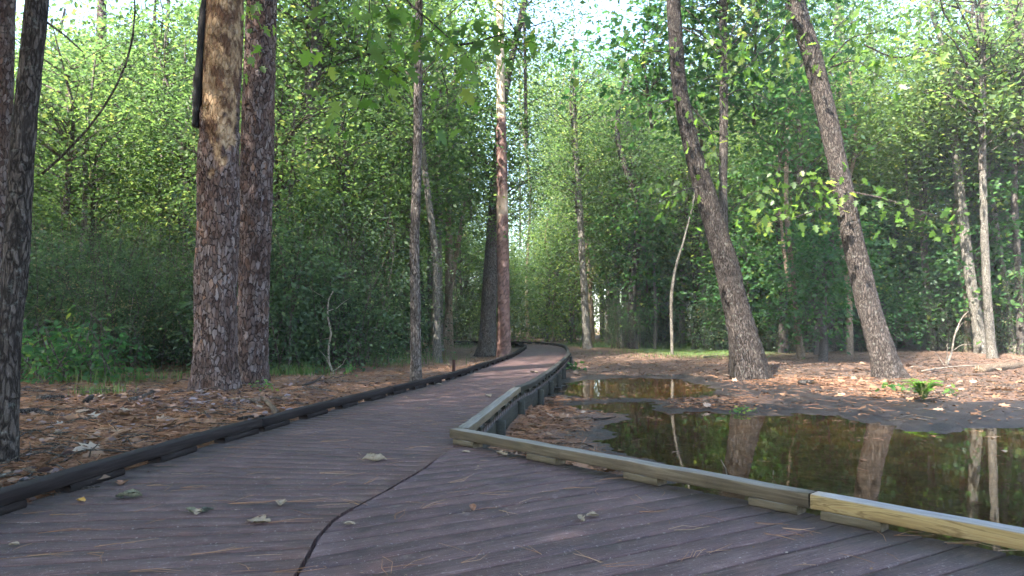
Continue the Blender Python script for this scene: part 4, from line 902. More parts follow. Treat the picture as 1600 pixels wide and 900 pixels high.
x, y, z = spots(22000, 5, 26, -.06, .85, 1.2); g.add(*litter(x, y, z, .018, .062, 'oval', rr.beta(1.0, 5.0, len(x))))
x, y, z = spots(480, 5, 17, -.06, .85, 1.4); g.add(*litter(x, y, z, .10, .18, 'lobed', rr.beta(1.6, 1.9, len(x)), .04))
tag(obj("leaf_litter", g.mesh("leaf_litter", M['dry'])), "brown and bleached fallen leaves scattered over the forest floor", "leaf litter", kind="stuff")
# flakes of pine bark heaped round the paired pines, small twigs everywhere
M['flake'] = leaf_mat("bark_flake", [(0, (.06, .04, .035)), (.4, (.13, .085, .075)), (.7, (.20, .16, .165)), (1, (.27, .16, .11))], .0, 1, .8, 0)
g = Geo(); c = np.array(p1.location)
n = 1500; a = rr.uniform(0, 6.28, n); q = np.abs(rr.normal(0, 1.7, n)) + .2; x = c[0] + .6 + np.cos(a) * q * 1.2; y = c[1] - 1.3 + np.sin(a) * q; k = off_walk(x, y) & (x < -1.2); x, y = x[k], y[k]
g.add(*litter(x, y, ground(x, y), .03, .10, 'oval', rr.uniform(0, 1, len(x)), .05))
x, y, z = spots(900, 3.2, 12, -1.0, -.12, 1.6); g.add(*litter(x, y, z, .03, .09, 'oval', rr.uniform(0, 1, len(x)), .04))
tag(obj("bark_litter", g.mesh("bark_litter", M['flake'])), "purple grey flakes of pine bark strewn below the paired pines", "bark litter", kind="stuff")
g = Geo(); tw_l = spots(420, 3.4, 15, -.95, 0, 1.5); tw_r = spots(480, 6, 24, .05, .85, 1.1)
for q in range(900):
    left = q < 420
    x, y, z = (v[(q if left else q - 420) % len(v)] for v in (tw_l if left else tw_r))
    a = rr.uniform(0, 6.28); L = rr.uniform(.12, .55) * (1 if left else 1.5); d = np.array((math.cos(a), math.sin(a), 0)) * L / 2; c = np.array((x, y, z + .012)); k = rr.normal(0, .08 * L, 3); k[2] = abs(k[2])
    P = np.array([c - d, c + k, c + d + (0, 0, abs(rr.normal(0, .04)))]); g.add(*tube(P, [rr.uniform(.003, .009), .006, .002], 4), r=rr.uniform())
tag(obj("twig_litter", g.mesh("twig_litter", M['twig'], True)), "small broken twigs strewn over the ground", "twig litter", kind="stuff")

n = 9000; x = rr.uniform(0, 12, n); y = rr.uniform(2, 15, n); z = ground(x, y); k = (z < WATER - .004) & (x < .82 * y + 1); x, y, z = x[k], y[k], z[k]
sdp = -np.minimum(poly_sd(x, y, POOL_A), poly_sd(x, y, POOL_B)); k = rr.uniform(0, 1, len(x)) < np.exp(-np.clip(sdp, 0, 9) * 1.3) * .7 + .12; x, y = x[k], y[k]
g = Geo(); h_ = len(x) // 3
nr = np.column_stack([rr.normal(0, .03, (len(x), 2)), np.ones(len(x))]); a = rr.uniform(0, 6.28, len(x)); dd_ = np.column_stack([np.cos(a), np.sin(a), 0 * a]); sz = rr.uniform(.008, .03, len(x)); sz[:h_ // 4] = rr.uniform(.05, .1, h_ // 4)
g.add(*leaves(np.column_stack([x, y, np.full(len(x), WATER + .006)]), dd_, nr, sz, 'quad', np.clip(rr.beta(1.6, 1.2, len(x)), 0, 1)))
q = needles(x[:h_], y[:h_], np.full(h_, WATER - .002), .15, .004, rr.uniform(.2, .9, h_)); g.add(*q)
tag(obj("floating_litter", g.mesh("floating_litter", M['dry'])), "dry needles and leaf scraps floating on the pond", "floating litter", kind="stuff")

# ------------------------------------------------------------------ larger wood on the ground, each its own thing
def ground_path(pix, lift=.02, z0=0.0):
    out = []
    for a, b in pix:
        z = z0
        for _ in range(6): p = at(a, b, z); z = float(ground(p[0], p[1]))
        out.append((p[0], p[1], z + lift))
    return np.array(out)
def stick(name, label, cat, pix, r0, r1, mat, lift=None, tips=(), n=8, group=None, seed=0, wig=.03):
    P = ground_path(pix, r0 * .8 if lift is None else lift); o = P[0].copy(); s = np.random.default_rng(seed); Q = spline(P - o, .08 + r0)
    Q = Q + np.cumsum(s.normal(0, wig * .05, Q.shape), 0) * np.array((1, 1, .3)); R_ = np.linspace(r0, r1, len(Q)) * s.uniform(.86, 1.14, len(Q)); v, f = tube(Q, R_, n)
    m = len(Q); caps = np.array([list(range(n)), [(m - 1) * n + k for k in reversed(range(n))]])
    root = obj(name, mesh(name, v, [f, caps], mat, None, None, True), None, o); tag(root, label, cat, group)
    for (t, ln, az, el, r) in tips:
        p = Q[int(t * (m - 1))]; d = np.array((math.cos(az) * math.cos(el), math.sin(az) * math.cos(el), math.sin(el)))
        branch(root, [p, p + d * ln * .5 + s.normal(0, .03 * ln, 3), p + d * ln], r, r * .35, 5, mat, "side_twig", .07, .15, seed + 3)
    return root
stick("fallen_branch", "short dark branch lying at the thicket's foot left of the pines", "branch", [(57, 626), (100, 625)], .035, .028, M['bark_dark'], seed=1)
stick("fallen_branch", "long dark branch lying beside the leaning tree at the left edge", "branch", [(28, 650), (52, 648), (80, 652)], .038, .024, M['bark_dark'], seed=2)
stick("fallen_branch", "small upturned dark stub on the needles left of the pines", "branch", [(134, 635), (143, 626)], .03, .026, M['bark_dark'], lift=.05, seed=3)
stick("fallen_branch", "forked orange tan branch lying between the pines and the kerb rail", "branch", [(432, 652), (420, 638), (408, 626)], .028, .014, M['bark_tan'], lift=.05, tips=[(.8, .45, 2.9, .05, .016), (.85, .3, .6, .1, .012)], seed=4)
stick("fallen_branch", "thin brown stick lying on the needle bed left of the kerb", "branch", [(183, 684), (212, 677), (240, 668)], .012, .008, M['bark_red'], seed=5)
stick("fallen_branch", "dark curved stick beside the kerb in the lower left corner", "branch", [(18, 774), (32, 760), (52, 746)], .012, .007, M['bark_dark'], lift=.03, seed=6)
stick("fallen_branch", "pale bare twig on the needles near the lower left corner", "branch", [(-5, 756), (20, 748), (48, 740)], .006, .004, M['twig_pale'], lift=.04, seed=7)
stick("fallen_branch", "grey forked stick on open needles right of the paired pines", "branch", [(474, 605), (488, 601), (501, 594)], .018, .012, M['twig'], lift=.03, seed=8, tips=[(.9, .2, 1.2, .4, .01)])
stick("fallen_branch", "flat weathered branch beside the base of the paired pines", "branch", [(203, 628), (222, 623), (246, 612)], .03, .018, M['bark_grey'], seed=9)
stick("fallen_branch", "dark stick lying just left of the kerb below the pines", "branch", [(373, 660), (390, 656), (414, 655)], .016, .01, M['bark_dark'], lift=.03, seed=10)
stick("fallen_log", "bleached log lying behind the pond between the leaning oaks", "log", [(1262, 551), (1300, 549), (1336, 544)], .075, .05, M['bark_pale'], tips=[(.6, .5, .4, .5, .02), (.8, .6, 2.4, .7, .02)], seed=11)
stick("fallen_log", "rotting brown log on the bank at the picture's right edge", "log", [(1530, 582), (1570, 577), (1640, 571)], .11, .09, M['bark_tan'], lift=.05, seed=12)
stick("fallen_branch", "long bare branch lying on leaves right of the leaning grey oak", "branch", [(1440, 584), (1490, 577), (1545, 574)], .018, .010, M['twig_pale'], lift=.06, seed=13)
stick("fallen_branch", "dark short log in litter left of the grey oak's foot", "branch", [(1248, 602), (1272, 600)], .05, .045, M['bark_dark'], seed=14)
stick("fallen_branch", "grey crooked branch on the bank behind the dark oak's foot", "branch", [(1100, 560), (1122, 558), (1148, 561)], .025, .015, M['twig'], lift=.04, seed=15)
stick("fallen_branch", "short dark branch on the needle strip between kerb and pond", "branch", [(930, 657), (948, 656), (962, 653)], .014, .01, M['bark_dark'], seed=16)
def snag(name, label, cat, pix, w, mat, Y=None, tips=(), seed=0, base=None):
    b = ground_path([pix[0]])[0]; YY = b[1] if Y is None else Y; P = np.array([atY(a, c, YY) for a, c in pix]); P[0, 2] = float(ground(P[0, 0], P[0, 1])) - .06; o = P[0].copy(); s = np.random.default_rng(seed)
    Q = spline(P - o, .08); Q = Q + np.cumsum(s.normal(0, .004, Q.shape), 0); v, f = tube(Q, np.linspace(w[0], w[1], len(Q)) * s.uniform(.9, 1.1, len(Q)), 7); root = tag(obj(name, mesh(name, v, f, mat, None, None, True), None, o), label, cat)
    for (t, ln, az, el, r) in tips:
        p = Q[int(t * (len(Q) - 1))]; d = np.array((math.cos(az) * math.cos(el), math.sin(az) * math.cos(el), math.sin(el))); branch(root, [p, p + d * ln * .5 + s.normal(0, .06 * ln, 3), p + d * ln], r, r * .3, 5, mat, "side_twig", .07, .2, seed + 5)
    return root
snag("dead_snag", "bleached forked dead sapling standing beside the lichen spotted tree", "snag", [(1478, 572), (1488, 545), (1492, 522), (1502, 498), (1512, 486)], (.03, .008), M['twig_pale'], tips=[(.05, .75, .9, 1.0, .022), (.02, .5, 2.4, 1.0, .014), (.6, .35, .2, .9, .009), (.3, .5, -.2, .4, .01)], seed=21)
snag("dead_snag", "pale bare pole leaning right in front of the rightmost trunks", "snag", [(1583, 556), (1592, 530), (1606, 500)], (.022, .016), M['twig_pale'], seed=22)
snag("dead_snag", "thin white pole leaning right in the clearing beyond the upper pool", "snag", [(1056, 530), (1068, 505), (1078, 480), (1090, 460)], (.03, .018), M['twig_pale'], tips=[(.6, .5, .1, .3, .01)], seed=23)
snag("dead_snag", "bleached twisted sapling in front of the dark thicket centre", "snag", [(524, 583), (515, 570), (513, 545), (517, 520), (512, 495), (513, 470), (520, 455)], (.022, .012), M['twig_pale'], tips=[(.15, .35, 2.6, .9, .012), (.12, .4, .3, .7, .01), (.45, .35, 2.9, -.4, .008), (.75, .5, .5, .5, .008), (.9, .5, 2.6, .6, .007)], seed=24)
snag("stake", "short dark upright stake beside the left kerb rail", "stake", [(709, 587), (709.5, 575), (709, 563)], (.033, .03), plain("stake_wood", ((.03, .014, .01), (.07, .03, .022), (.12, .06, .045)), 14, stretch=(1, 1, .2)), seed=25)
rr = np.random.default_rng(29)
for k, (px, py, dx, h) in enumerate([(438, 572, 12, 120), (470, 570, -6, 90), (540, 568, 10, 150), (575, 560, 70, 150), (590, 560, 55, 130), (610, 560, -40, 110), (628, 556, -55, 95), (560, 562, 30, 110), (130, 580, 14, 120), (205, 585, 6, 130), (225, 584, -9, 160), (285, 578, 4, 110), (100, 582, 40, 60), (735, 540, 6, 90), (1290, 535, 18, 80), (1415, 535, -22, 110), (1430, 536, 30, 120), (1445, 535, -6, 130), (1460, 534, -24, 90), (1120, 532, -10, 80)]):
    Yb = ground_path([(px, py)])[0][1] + rr.uniform(.1, .8); P = np.array([atY(px, py, Yb), atY(px + dx * .4 + rr.normal(0, 4), py - h * .5, Yb + rr.normal(0, .2)), atY(px + dx, py - h, Yb + rr.normal(0, .4))]); P[0, 2] = float(ground(P[0, 0], P[0, 1])) - .05
    o = P[0].copy(); Q = spline(P - o, .1); Q = Q + np.cumsum(rr.normal(0, .006, Q.shape), 0); v, f = tube(Q, np.linspace(rr.uniform(.008, .014), .005, len(Q)), 5)
    lf = px < 790; tag(obj("bare_stem", mesh("bare_stem", v, f, M['twig'] if k % 3 else M['twig_pale'], None, None, True), None, o), "thin bare stem slanting up through the left thicket" if lf else "thin bare stem among the shaded shrubs behind the pond", "stem", "bare stems in the left thicket" if lf else "bare stems behind the pond")
# heap of dead twigs by the bleached log
hp = ground_path([(1285, 545)])[0]; g = Geo()
for q in range(70):
    a = rr.uniform(0, 6.28); b = hp + np.array((rr.normal(0, .5), rr.normal(0, .35), 0)); b[2] = float(ground(b[0], b[1])); L = rr.uniform(.4, 1.1); el = rr.uniform(.1, 1.0); d = np.array((math.cos(a) * math.cos(el), math.sin(a) * math.cos(el), math.sin(el)))
    P = np.array([b, b + d * L * .5 + rr.normal(0, .06, 3), b + d * L + rr.normal(0, .05, 3)]); P[:, 2] = np.maximum(P[:, 2], b[2] + .02); g.add(*tube(spline(P - hp, .15), 1 * rr.uniform(.005, .012), 4), r=rr.uniform())
tag(obj("brush_heap", g.mesh("brush_heap", M['twig_pale'], True), None, hp), "tangled heap of dead twigs behind the pond between the leaning oaks", "brush heap")
# sticks standing in the water
for k, (lab, a, b) in enumerate([("pale twig standing out of the pond near the kerb timber", (1139, 744), (1126, 718)), ("thin bent reed stalk in the pond's near edge", (1207, 742), (1208, 735))]):
    p = at(a[0], a[1], WATER); q = atY(b[0], b[1], p[1]); o = p - (0, 0, .08); v, f = tube(np.array([p - o - (0, 0, .06), (p + q) / 2 - o + (.004, 0, 0), q - o]), [.005, .0045, .003], 5)
    tag(obj("twig", mesh("twig", v, f, M['twig_pale'], None, None, True), None, o), lab, "twig")

# ------------------------------------------------------------------ grass and small plants
def blades(cx, cy, n, sx, sy, h, g):
    x = cx + rr.normal(0, sx, n); y = cy + rr.normal(0, sy, n); z = ground(x, y); a = rr.uniform(0, 6.28, n); H = h * rr.uniform(.45, 1.2, n); lean = rr.uniform(.1, .6, n) * H; w = .0035 + .003 * rr.uniform(0, 1, n)
    d = np.column_stack([np.cos(a), np.sin(a), 0 * a]); s = np.column_stack([-np.sin(a), np.cos(a), 0 * a]); b = np.column_stack([x, y, z - .01]); up = np.array((0, 0, 1.))
    m = b + d * (lean * .3)[:, None] + up * (H * .6)[:, None]; t = b + d * lean[:, None] + up * (H * (1 - .25 * lean / H))[:, None]
    V = np.stack([b - s * w[:, None], b + s * w[:, None], m + s * w[:, None] * .8, m - s * w[:, None] * .8, t], 1)
    Fq = (np.arange(n)[:, None] * 5 + np.array((0, 1, 2, 3))[None]); Ft = (np.arange(n)[:, None] * 5 + np.array((3, 2, 4))[None]); base = g.n; r = np.clip(rr.normal(.5, .22, n), 0, 1)
    g.add(V.reshape(-1, 3), Fq, r); g.f.setdefault(3, []).append(Ft + base); g.r.setdefault(3, []).append(r)
g = Geo()
for px, py, n, sx, sy, h in [(70, 596, 50, .35, .2, .26), (120, 598, 90, .4, .25, .28), (170, 600, 110, .3, .25, .30), (215, 598, 80, .4, .25, .26), (260, 596, 60, .4, .2, .24), (155, 616, 150, .16, .1, .16), (435, 586, 320, .4, .2, .22), (465, 584, 200, .3, .15, .24), (560, 572, 200, .8, .25, .2), (620, 566, 240, .7, .3, .25), (640, 560, 240, .8, .3, .3)]:
    p = at(px, py, 0); blades(p[0], p[1], n, sx, sy, h, g)
for px, py, n, sx, sy, h in [(960, 540, 900, 1.4, 1.3, .22), (1010, 541, 1100, 1.6, 1.4, .22), (1060, 543, 1000, 1.4, 1.3, .25), (1095, 545, 700, 1.0, .9, .28), (1030, 552, 350, 1.4, .5, .14), (1085, 556, 300, 1.0, .4, .14), (990, 543, 400, 1.5, .8, .15), (700, 545, 500, 1.2, 1.0, .25)]:
    p = at(px, py, -.08); blades(p[0], p[1], n, sx, sy, h, g)
tag(obj("grass", g.mesh("grass", M['grass'])), "tufts of green grass along the thicket foot and in the clearing", "grass", kind="stuff")
def plant(name, label, cat, px, py, n, h, size, kind, mat, seed, spread=.12):
    s = np.random.default_rng(seed); P = ground_path([(px, py)], 0)[0]; g = Geo(); st = Geo(); C = []
    for q in range(n):
        a = s.uniform(0, 6.28); hh = h * s.uniform(.5, 1); t = np.array((math.cos(a) * spread * s.uniform(.3, 1), math.sin(a) * spread * s.uniform(.3, 1), hh)); st.add(*tube(np.array([(0, 0, -.02), t * .5 + (0, 0, hh * .1), t]), [.004, .003, .002], 4)); C.append(t)
    g.add(*spray(s, np.array(C), 5, np.full(len(C), size * .6), .35, size, kind, np.clip(s.normal(.6, .15, len(C)), 0, 1)))
    root = tag(obj(name, None, None, P), label, cat); obj("foliage", g.mesh("foliage", mat), root); obj("stem", st.mesh("stem", M['twig'], True), root)
plant("seedling", "small bright green seedling on open needles in front of the thicket", "seedling", 548, 588, 7, .2, .07, 'oval', M['leaf_broad'], 1)
plant("seedling", "leafy green clump on the mud at the pond's far edge", "seedling", 1168, 646, 10, .05, .06, 'oval', M['leaf_broad'], 2, .22)
plant("seedling", "low pale green plant on needles beside the boardwalk's far posts", "seedling", 894, 580, 10, .10, .12, 'oval', M['leaf_broad'], 3, .2)
plant("seedling", "small green plant beside the foot of the scaly grey pine", "seedling", 410, 612, 6, .12, .06, 'oval', M['leaf_broad'], 4)
plant("seedling", "dark green broad leaves right of the fern on the bank", "seedling", 1478, 617, 8, .07, .075, 'oval', M['leaf_broad'], 6, .16)
plant("seedling", "lobed oak seedling left of the fern on the bank", "seedling", 1406, 613, 7, .12, .10, 'lobed', M['leaf_broad'], 5, .2)
# feathery green fern clump on the bank
P = ground_path([(1443, 628)], 0)[0]; g = Geo(); rr = np.random.default_rng(6)
for q in range(20):
    a = rr.uniform(0, 6.28); L = rr.uniform(.2, .38); d = np.array((math.cos(a) * .75, math.sin(a) * .75, 0)); rib = spline(np.array([(0, 0, 0), d * L * .45 + (0, 0, L * .75), d * L + (0, 0, L * .8)]), .018)
    for j, p in enumerate(rib[2:]):
        w = .055 * math.sin(math.pi * (j + 2) / (len(rib) + 3)) + .01
        for sg in (-1, 1):
            s_ = np.array((-d[1], d[0], .1)) * sg; g.add(*leaves(p[None], s_[None] + d[None] * .4, np.array([(d[0] * .2, d[1] * .2, 1.)]), np.array([w]), 'quad', np.array([rr.uniform(.55, 1)])))
fr = tag(obj("fern", None, None, P), "bright feathery green fern on the mud below the grey leaning oak", "fern"); obj("fronds", g.mesh("fronds", leaf_mat("fern_green", [(0, (.05, .12, .02)), (.6, (.10, .22, .03)), (1, (.18, .30, .05))], .4, 1.6)), fr)

# ------------------------------------------------------------------ on the deck: leaves each a thing, needles as stuff
rr = np.random.default_rng(44)
def curled(label, px, py, size, mat, curl, kind='lobed', az=0.0, tilt=.2, seed=0):
    """dry leaf rolled about its midrib, a sheet with thickness"""
    s = np.random.default_rng(seed); nu, nv = 9, 15; U, T = np.meshgrid(np.linspace(-1, 1, nu), np.linspace(0, 1, nv)); w = size * .36 * np.sin(np.pi * np.clip(T * .96 + .03, 0, 1)) ** .75
    if kind == 'lobed': w = w * (.50 + .85 * np.abs(np.sin(T * math.pi * 3.2 + .3)) ** 1.3)
    w = w * (1 + s.normal(0, .06, T.shape)); th = U * curl; x = w * np.sin(th) / max(.3, curl); z = w * (1 - np.cos(th)) / max(.3, curl) + size * .35 * tilt * T ** 2 + .03 * size * np.sin(T * 9 + U * 2 + seed) + s.normal(0, .004 * size, T.shape); y = (T - .5) * size
    V = np.stack([x, y, z], -1).reshape(-1, 3); V[:, 2] += .003 - V[:, 2].min(); n = len(V); i = (np.arange(nv - 1)[:, None] * nu + np.arange(nu - 1)[None]).ravel(); f = np.stack([i, i + 1, i + nu + 1, i + nu], 1)
    rim = list(range(nu)) + [r * nu + nu - 1 for r in range(1, nv)] + [(nv - 1) * nu + c for c in range(nu - 2, -1, -1)] + [r * nu for r in range(nv - 2, 0, -1)]
    sd = np.array([(b_, a_, a_ + n, b_ + n) for a_, b_ in zip(rim, rim[1:] + rim[:1])]); p = at(px, py, 0)
    tag(obj("fallen_leaf", mesh("fallen_leaf", np.vstack([V, V + (0, 0, .001)]), [np.vstack([f[:, ::-1], f + n, sd])], mat, smooth=True), None, (p[0], p[1], .0005), (0, 0, az)), label, "leaf", "fallen leaves on the boardwalk")
LM = lambda nm, a, b, c: plain(nm, (a, b, c), 60, .7)
l_pale = LM("leaf_pale", (.19, .145, .10), (.30, .235, .165), (.40, .325, .24)); l_green = LM("leaf_grey_green", (.085, .085, .055), (.165, .16, .105), (.26, .245, .17)); l_tan = LM("leaf_tan", (.19, .135, .085), (.29, .215, .145), (.38, .30, .21))
l_brown = LM("leaf_brown", (.13, .06, .035), (.25, .12, .07), (.34, .18, .11)); l_yel = LM("leaf_yellow", (.35, .17, .04), (.50, .28, .07), (.55, .36, .12)); l_dark = LM("leaf_dark_curl", (.02, .02, .018), (.06, .065, .05), (.12, .14, .10))
for a in [("large curled pale grey leaf in the middle of the boardwalk", 585, 722, .17, l_pale, 1.9, 'oval', 2.2, .35), ("grey green curled leaf near the left kerb rail", 203, 778, .12, l_green, 1.6, 'oval', 1.75, .15),
          ("dark tip curled up beside the grey green leaf", 186, 779, .05, l_dark, 1.5, 'oval', 1.2, .3), ("green curled leaf left of the tan torn leaf on the deck", 298, 801, .07, l_green, 1.4, 'oval', 1.0, .4), ("torn tan leaf joined by a dark curl on the deck", 308, 803, .06, l_tan, .8, 'lobed', .4, .5),
          ("dark curled leaf right of the torn tan leaf", 321, 801, .07, l_dark, 1.5, 'oval', -1.1, .3), ("flat pale tan lobed leaf left of the board joint", 404, 817, .11, l_tan, .6, 'lobed', 1.4, .05), ("small crumpled olive leaf on the deck behind the pale tan leaf", 439, 789, .07, l_tan, 1.0, 'lobed', .3, .3),
          ("small yellow orange leaf near the left kerb rail", 126, 784, .06, l_yel, 1.0, 'oval', 1.2, .2), ("rust brown leaf standing up on the near deck", 739, 797, .055, l_brown, 1.2, 'oval', .2, .8), ("pale crumpled leaf left of its neighbour on the near deck", 908, 814, .05, l_pale, 1.3, 'lobed', .4, .9),
          ("pale curled leaf right of its neighbour on the near deck", 926, 808, .06, l_pale, 1.4, 'oval', 1.8, .3), ("tiny grey white leaf right of the board joint", 546, 821, .05, l_pale, 1.2, 'oval', 1.6, .2), ("white leaf lying at the foot of the kerb corner", 728, 707, .06, l_pale, .4, 'oval', 1.1, .05),
          ("pale leaf on the deck beside the far grey kerb timber", 763, 620, .11, l_pale, 1.0, 'lobed', .5, .4), ("white leaf fragment by the left kerb near the stake", 686, 601, .10, l_pale, .6, 'oval', 1.5, .1), ("small white curled scrap in the lower left of the deck", 22, 853, .04, l_pale, 1.4, 'oval', 1.7, .1), ("brown dry leaf stuck under the near kerb timber", 784, 712, .09, l_tan, .9, 'lobed', .9, .5),
          ("pale leaf leaning on the right kerb past the grey timber", 834, 583, .16, l_pale, .9, 'lobed', 1.2, .4), ("tan leaf lying against the left kerb rail below the pines", 190, 757, .08, l_brown, .8, 'lobed', .3, .2)]:
    curled(*a[:3], a[3], *a[4:], seed=int(a[1]))
g = Geo()
def tuft(px, py, n, length, az, spread=.16):
    n = max(2, n // 2); p = at(px, py, 0); L = length * rr.uniform(.7, 1.15, n); a = az + rr.normal(0, spread, n)
    for q in range(n):
        d = np.array((math.cos(a[q]), math.sin(a[q]), 0)); s = np.array((-d[1], d[0], 0)); o = np.array((p[0], p[1], .0035)) + rr.normal(0, .006, 3) * (1, 1, 0)
        g.add(*tube(np.array([o, o + d * L[q] * .5 + s * rr.normal(0, .012) + (0, 0, abs(rr.normal(0, .006))), o + d * L[q] + s * rr.normal(0, .02) + (0, 0, abs(rr.normal(0, .008)))]), [.0011, .0010, .0006], 4), r=rr.uniform(.25, .8))
for a in [(940, 880, 6, .16, 2.2), (845, 868, 5, .15, 2.3), (1060, 877, 5, .12, 1.0), (1085, 872, 5, .11, .9), (1105, 866, 5, .13, .6), (945, 886, 4, .16, 0.0), (1045, 829, 4, .16, .05), (1195, 835, 4, .16, -.6), (1180, 818, 4, .14, -.6), (1225, 826, 3, .16, -.35), (150, 855, 4, .2, .25), (60, 835, 4, .24, .35), (40, 870, 6, .2, .0), (140, 865, 4, .16, -.5), (330, 865, 5, .14, .15), (300, 868, 4, .16, .3), (230, 760, 6, .15, -.2), (285, 763, 6, .15, .1), (360, 788, 8, .22, .05), (420, 818, 5, .22, .0), (500, 740, 6, .2, .1), (570, 757, 6, .16, 1.2), (620, 812, 6, .16, 1.5), (640, 700, 5, .2, .0), (350, 700, 5, .2, 0), (500, 690, 5, .2, 0), (450, 785, 5, .2, 0), (560, 790, 4, .16, 2.5), (700, 755, 4, .18, .7), (750, 772, 4, .16, -.3), (880, 765, 4, .18, 0), (940, 750, 4, .16, 0), (660, 795, 4, .18, 1.0), (780, 798, 3, .12, -.8), (1300, 815, 4, .15, 0), (1400, 838, 3, .18, 0), (1480, 850, 3, .2, -.3), (1560, 862, 3, .2, -.3), (1000, 800, 3, .14, 0), (720, 880, 3, .18, .6), (610, 898, 5, .15, 1.7), (430, 895, 3, .18, .1), (200, 895, 3, .2, .1), (80, 805, 4, .18, -.1)]:
    tuft(*a)
for q in range(240):
    yy = rr.uniform(2.4, 11); lx = np.interp(yy, LFINE[:520, 1], LFINE[:520, 0]); hx = np.interp(yy, [2, 2.63, 5.2, 8.6, 12.7], [2.3, 1.8, -.45, -.02, .65])
    x_ = lx + .05 + (hx - lx - .1) * rr.uniform(); o = np.array((x_, yy, .003)); a = rr.uniform(0, 6.28); L = rr.uniform(.05, .17); d = np.array((math.cos(a), math.sin(a), 0)) * L; g.add(*tube(np.array([o, o + d * .5 + (rr.normal(0, .008), rr.normal(0, .008), .003), o + d]), [.0010, .0010, .0006], 3), r=rr.uniform(.15, .8))
tag(obj("deck_needle_litter", g.mesh("deck_needle_litter", M['needle'])), "loose rust pine needles scattered on the deck boards", "needle litter", kind="stuff")
g = Geo()
n = 520; yy = rr.uniform(2.4, 12, n); lx = np.interp(yy, LFINE[:520, 1], LFINE[:520, 0]); hx = np.interp(yy, [2, 2.63, 5.2, 8.6, 12.7], [2.3, 1.8, -.45, -.02, .65]); x_ = lx + .03 + (hx - lx - .06) * rr.uniform(0, 1, n)
g.add(*litter(x_, yy, np.zeros(n) - .004, .006, .022, 'quad', rr.beta(2.5, 1, n), .009)); tag(obj("deck_crumb_litter", g.mesh("deck_crumb_litter", M['dry'])), "tiny pale leaf crumbs scattered on the deck boards", "crumb litter", kind="stuff")

# ------------------------------------------------------------------ boughs with large lobed leaves that hang into the view
def bough(root, name, lines, YY, n_per, size, seed, mat, r0=.010, spread=.10, single=False):
    """lines: twigs as photograph points with a distance each; leaves hang along their outer two thirds"""
    s = np.random.default_rng(seed); o = np.array(root.location)
    for L in lines:
        tw = Geo(); pos = []
        P = np.array([atY(a, b, YY + c) for a, b, c in L]) - o; Q = spline(P, .06); tw.add(*tube(Q, np.linspace(r0 * (1 if len(L) > 3 else .5), .0025, len(Q)), 5))
        m = len(Q); ks = s.integers(int(m * .2), m, int(n_per * m * .06) + 4)
        for k in ks:
            p = Q[k] + s.normal(0, spread, 3) * np.array((1, 1, .8)); pos.append(p)
            if s.uniform() < .6: tw.add(*tube(np.array([Q[k], (Q[k] + p) / 2 + (0, 0, .01), p]), [.0022, .0018, .0015], 3))
        pos = np.array(pos); n = len(pos); d = s.normal(0, .7, (n, 3)); d[:, 2] -= .75; nr = np.column_stack([s.normal(0, .6, n), -.35 + s.normal(0, .5, n), np.ones(n) * .7]); g = Geo()
        sz = size * s.uniform(.6, 1.2, n); hu = np.clip(s.normal(.45, .22, n), 0, 1)
        b = obj(name, tw.mesh(name, M['bark_dark'], True), root)
        if single:      # leaves large enough to pick apart
            for k in range(n):
                v, f, r = leaves(np.zeros((1, 3)), d[k:k + 1], nr[k:k + 1], sz[k:k + 1], 'lobed', hu[k:k + 1]); obj("leaf", mesh("leaf", v, f, mat, {"rnd": r}), b, pos[k])
        else:
            g.add(*leaves(pos, d, nr, sz, 'lobed', hu)); tag(obj("leaf_spray", g.mesh("leaf_spray", mat), b), kind="stuff")
bough(t1, "bough", [[(560, -260, 0), (580, -60, 0), (577, 10, 0), (576, 60, 0), (572, 78, 0), (578, 90, 0), (572, 115, 0), (566, 150, 0)], [(576, 84, 0), (600, 104, .1), (622, 116, .1)], [(620, -30, 0), (640, 5, 0), (664, 26, 0), (700, 58, 0), (725, 82, .1), (746, 108, .1)], [(660, 22, 0), (658, 50, 0), (653, 78, 0)], [(664, 58, 0), (685, 68, .1), (702, 80, .1)], [(720, 70, 0), (745, 66, .1), (770, 58, .1), (800, 50, .2)], [(590, -10, 0), (608, 18, .2), (620, 40, .2)], [(566, 150, 0), (558, 172, 0), (540, 190, 0)], [(525, 20, .2), (540, 50, .2), (545, 72, .2)], [(510, 60, .3), (520, 85, .3), (512, 110, .3)], [(690, 110, .2), (700, 150, .2), (695, 190, .2)], [(740, 40, .2), (790, 70, .2), (830, 65, .2)], [(770, 10, .2), (800, 40, .2), (815, 85, .2)], [(540, 175, .2), (535, 200, .2)]], 5.2, 20, .15, 51, M['leaf_oak'], single=True)
bough(p1, "bough", [[(372, -40, -.6), (385, 0, -.6), (392, 30, -.6), (396, 60, -.6)], [(386, 10, -.6), (402, 30, -.6), (408, 50, -.6)], [(390, 60, -.6), (398, 95, -.6), (396, 115, -.6)]], 9.4, 9, .14, 52, M['leaf_oak'], .006, single=True)
YR = float(r2.location[1])
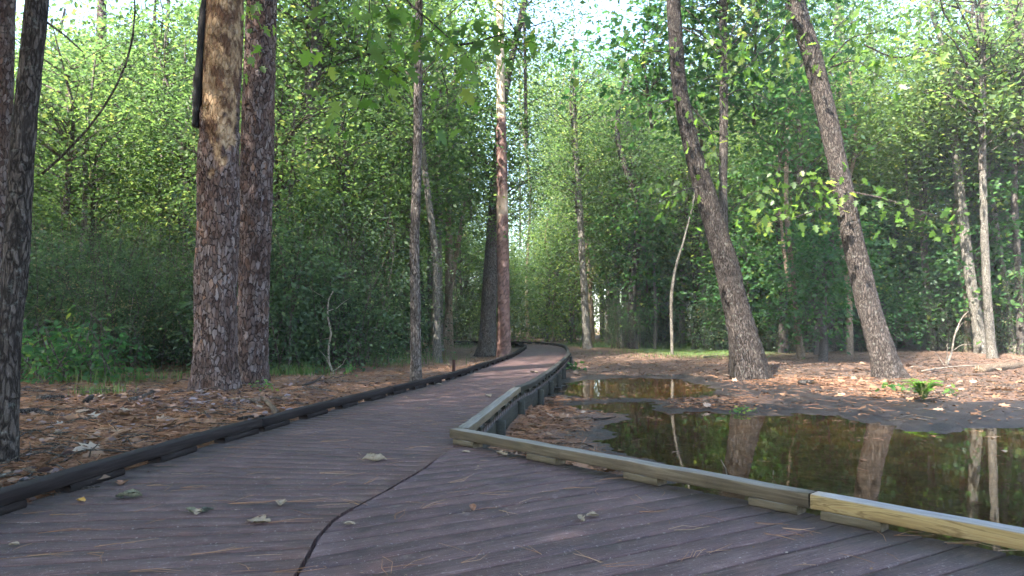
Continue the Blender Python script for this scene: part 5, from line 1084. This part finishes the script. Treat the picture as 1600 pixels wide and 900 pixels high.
bough(r2, "bough", [[(1272, 78, 0), (1240, 30, -.2), (1215, 60, -.3), (1192, 78, -.4), (1160, 110, -.6), (1120, 130, -.8)], [(1296, 95, 0), (1330, 60, -.3), (1370, 50, -.5), (1410, 30, -.6)], [(1298, 105, 0), (1335, 95, -.4), (1360, 110, -.5), (1390, 130, -.6)], [(1290, 60, 0), (1330, 20, -.4), (1360, -10, -.5)], [(1285, 60, 0), (1262, 90, -.4), (1256, 110, -.4)], [(1350, 70, -.5), (1400, 90, -.6), (1450, 80, -.8), (1500, 110, -.9)], [(1310, 310, 0), (1270, 330, -.5), (1220, 345, -.8), (1170, 350, -1.0)], [(1330, 300, -.2), (1380, 310, -.6), (1440, 330, -.9), (1490, 345, -1)], [(1330, 330, -.3), (1290, 290, -.6), (1250, 285, -.8)]], YR, 26, .19, 53, M['leaf_oak'], .02, .26)
bough(r1, "bough", [[(1062, 42, 0), (1090, 55, -.2), (1110, 70, -.3), (1126, 88, -.3), (1160, 100, -.4)], [(1130, 90, -.2), (1148, 40, -.3), (1165, 15, -.4), (1200, -10, -.5)], [(1075, 160, 0), (1100, 190, -.2), (1115, 215, -.3), (1124, 260, -.3)], [(1134, 150, -.2), (1160, 140, -.3), (1190, 150, -.5), (1215, 165, -.5)], [(1064, 100, 0), (1030, 80, -.4), (1000, 85, -.6), (965, 70, -.8)], [(1068, 150, 0), (1035, 160, -.4), (1000, 180, -.6), (970, 200, -.8)], [(1100, 290, 0), (1060, 300, -.5), (1020, 320, -.8), (990, 310, -.9)], [(1140, 330, 0), (1180, 300, -.5), (1220, 300, -.8)]], float(r1.location[1]), 26, .17, 54, M['leaf_oak'], .018, .26)

# ------------------------------------------------------------------ things that would read alike are told apart by their place, left to right
alike = {}
for o in SC.objects:
    if o.parent is None and o.get("category") and not o.get("kind"): alike.setdefault(o["label"], []).append(o)
NTH = ["first", "second", "third", "fourth", "fifth", "sixth", "seventh", "eighth", "ninth", "tenth", "eleventh", "twelfth", "thirteenth", "fourteenth"]
for lab, L in alike.items():
    if len(L) < 2 or "outside the view" in lab: continue
    L.sort(key=lambda o: o.location[0] / max(.5, o.location[1]))
    for k, o in enumerate(L): o["label"] = lab + (", " + ("left" if k == 0 else "right") + " of two" if len(L) == 2 else f", {NTH[min(k, 13)]} from left")
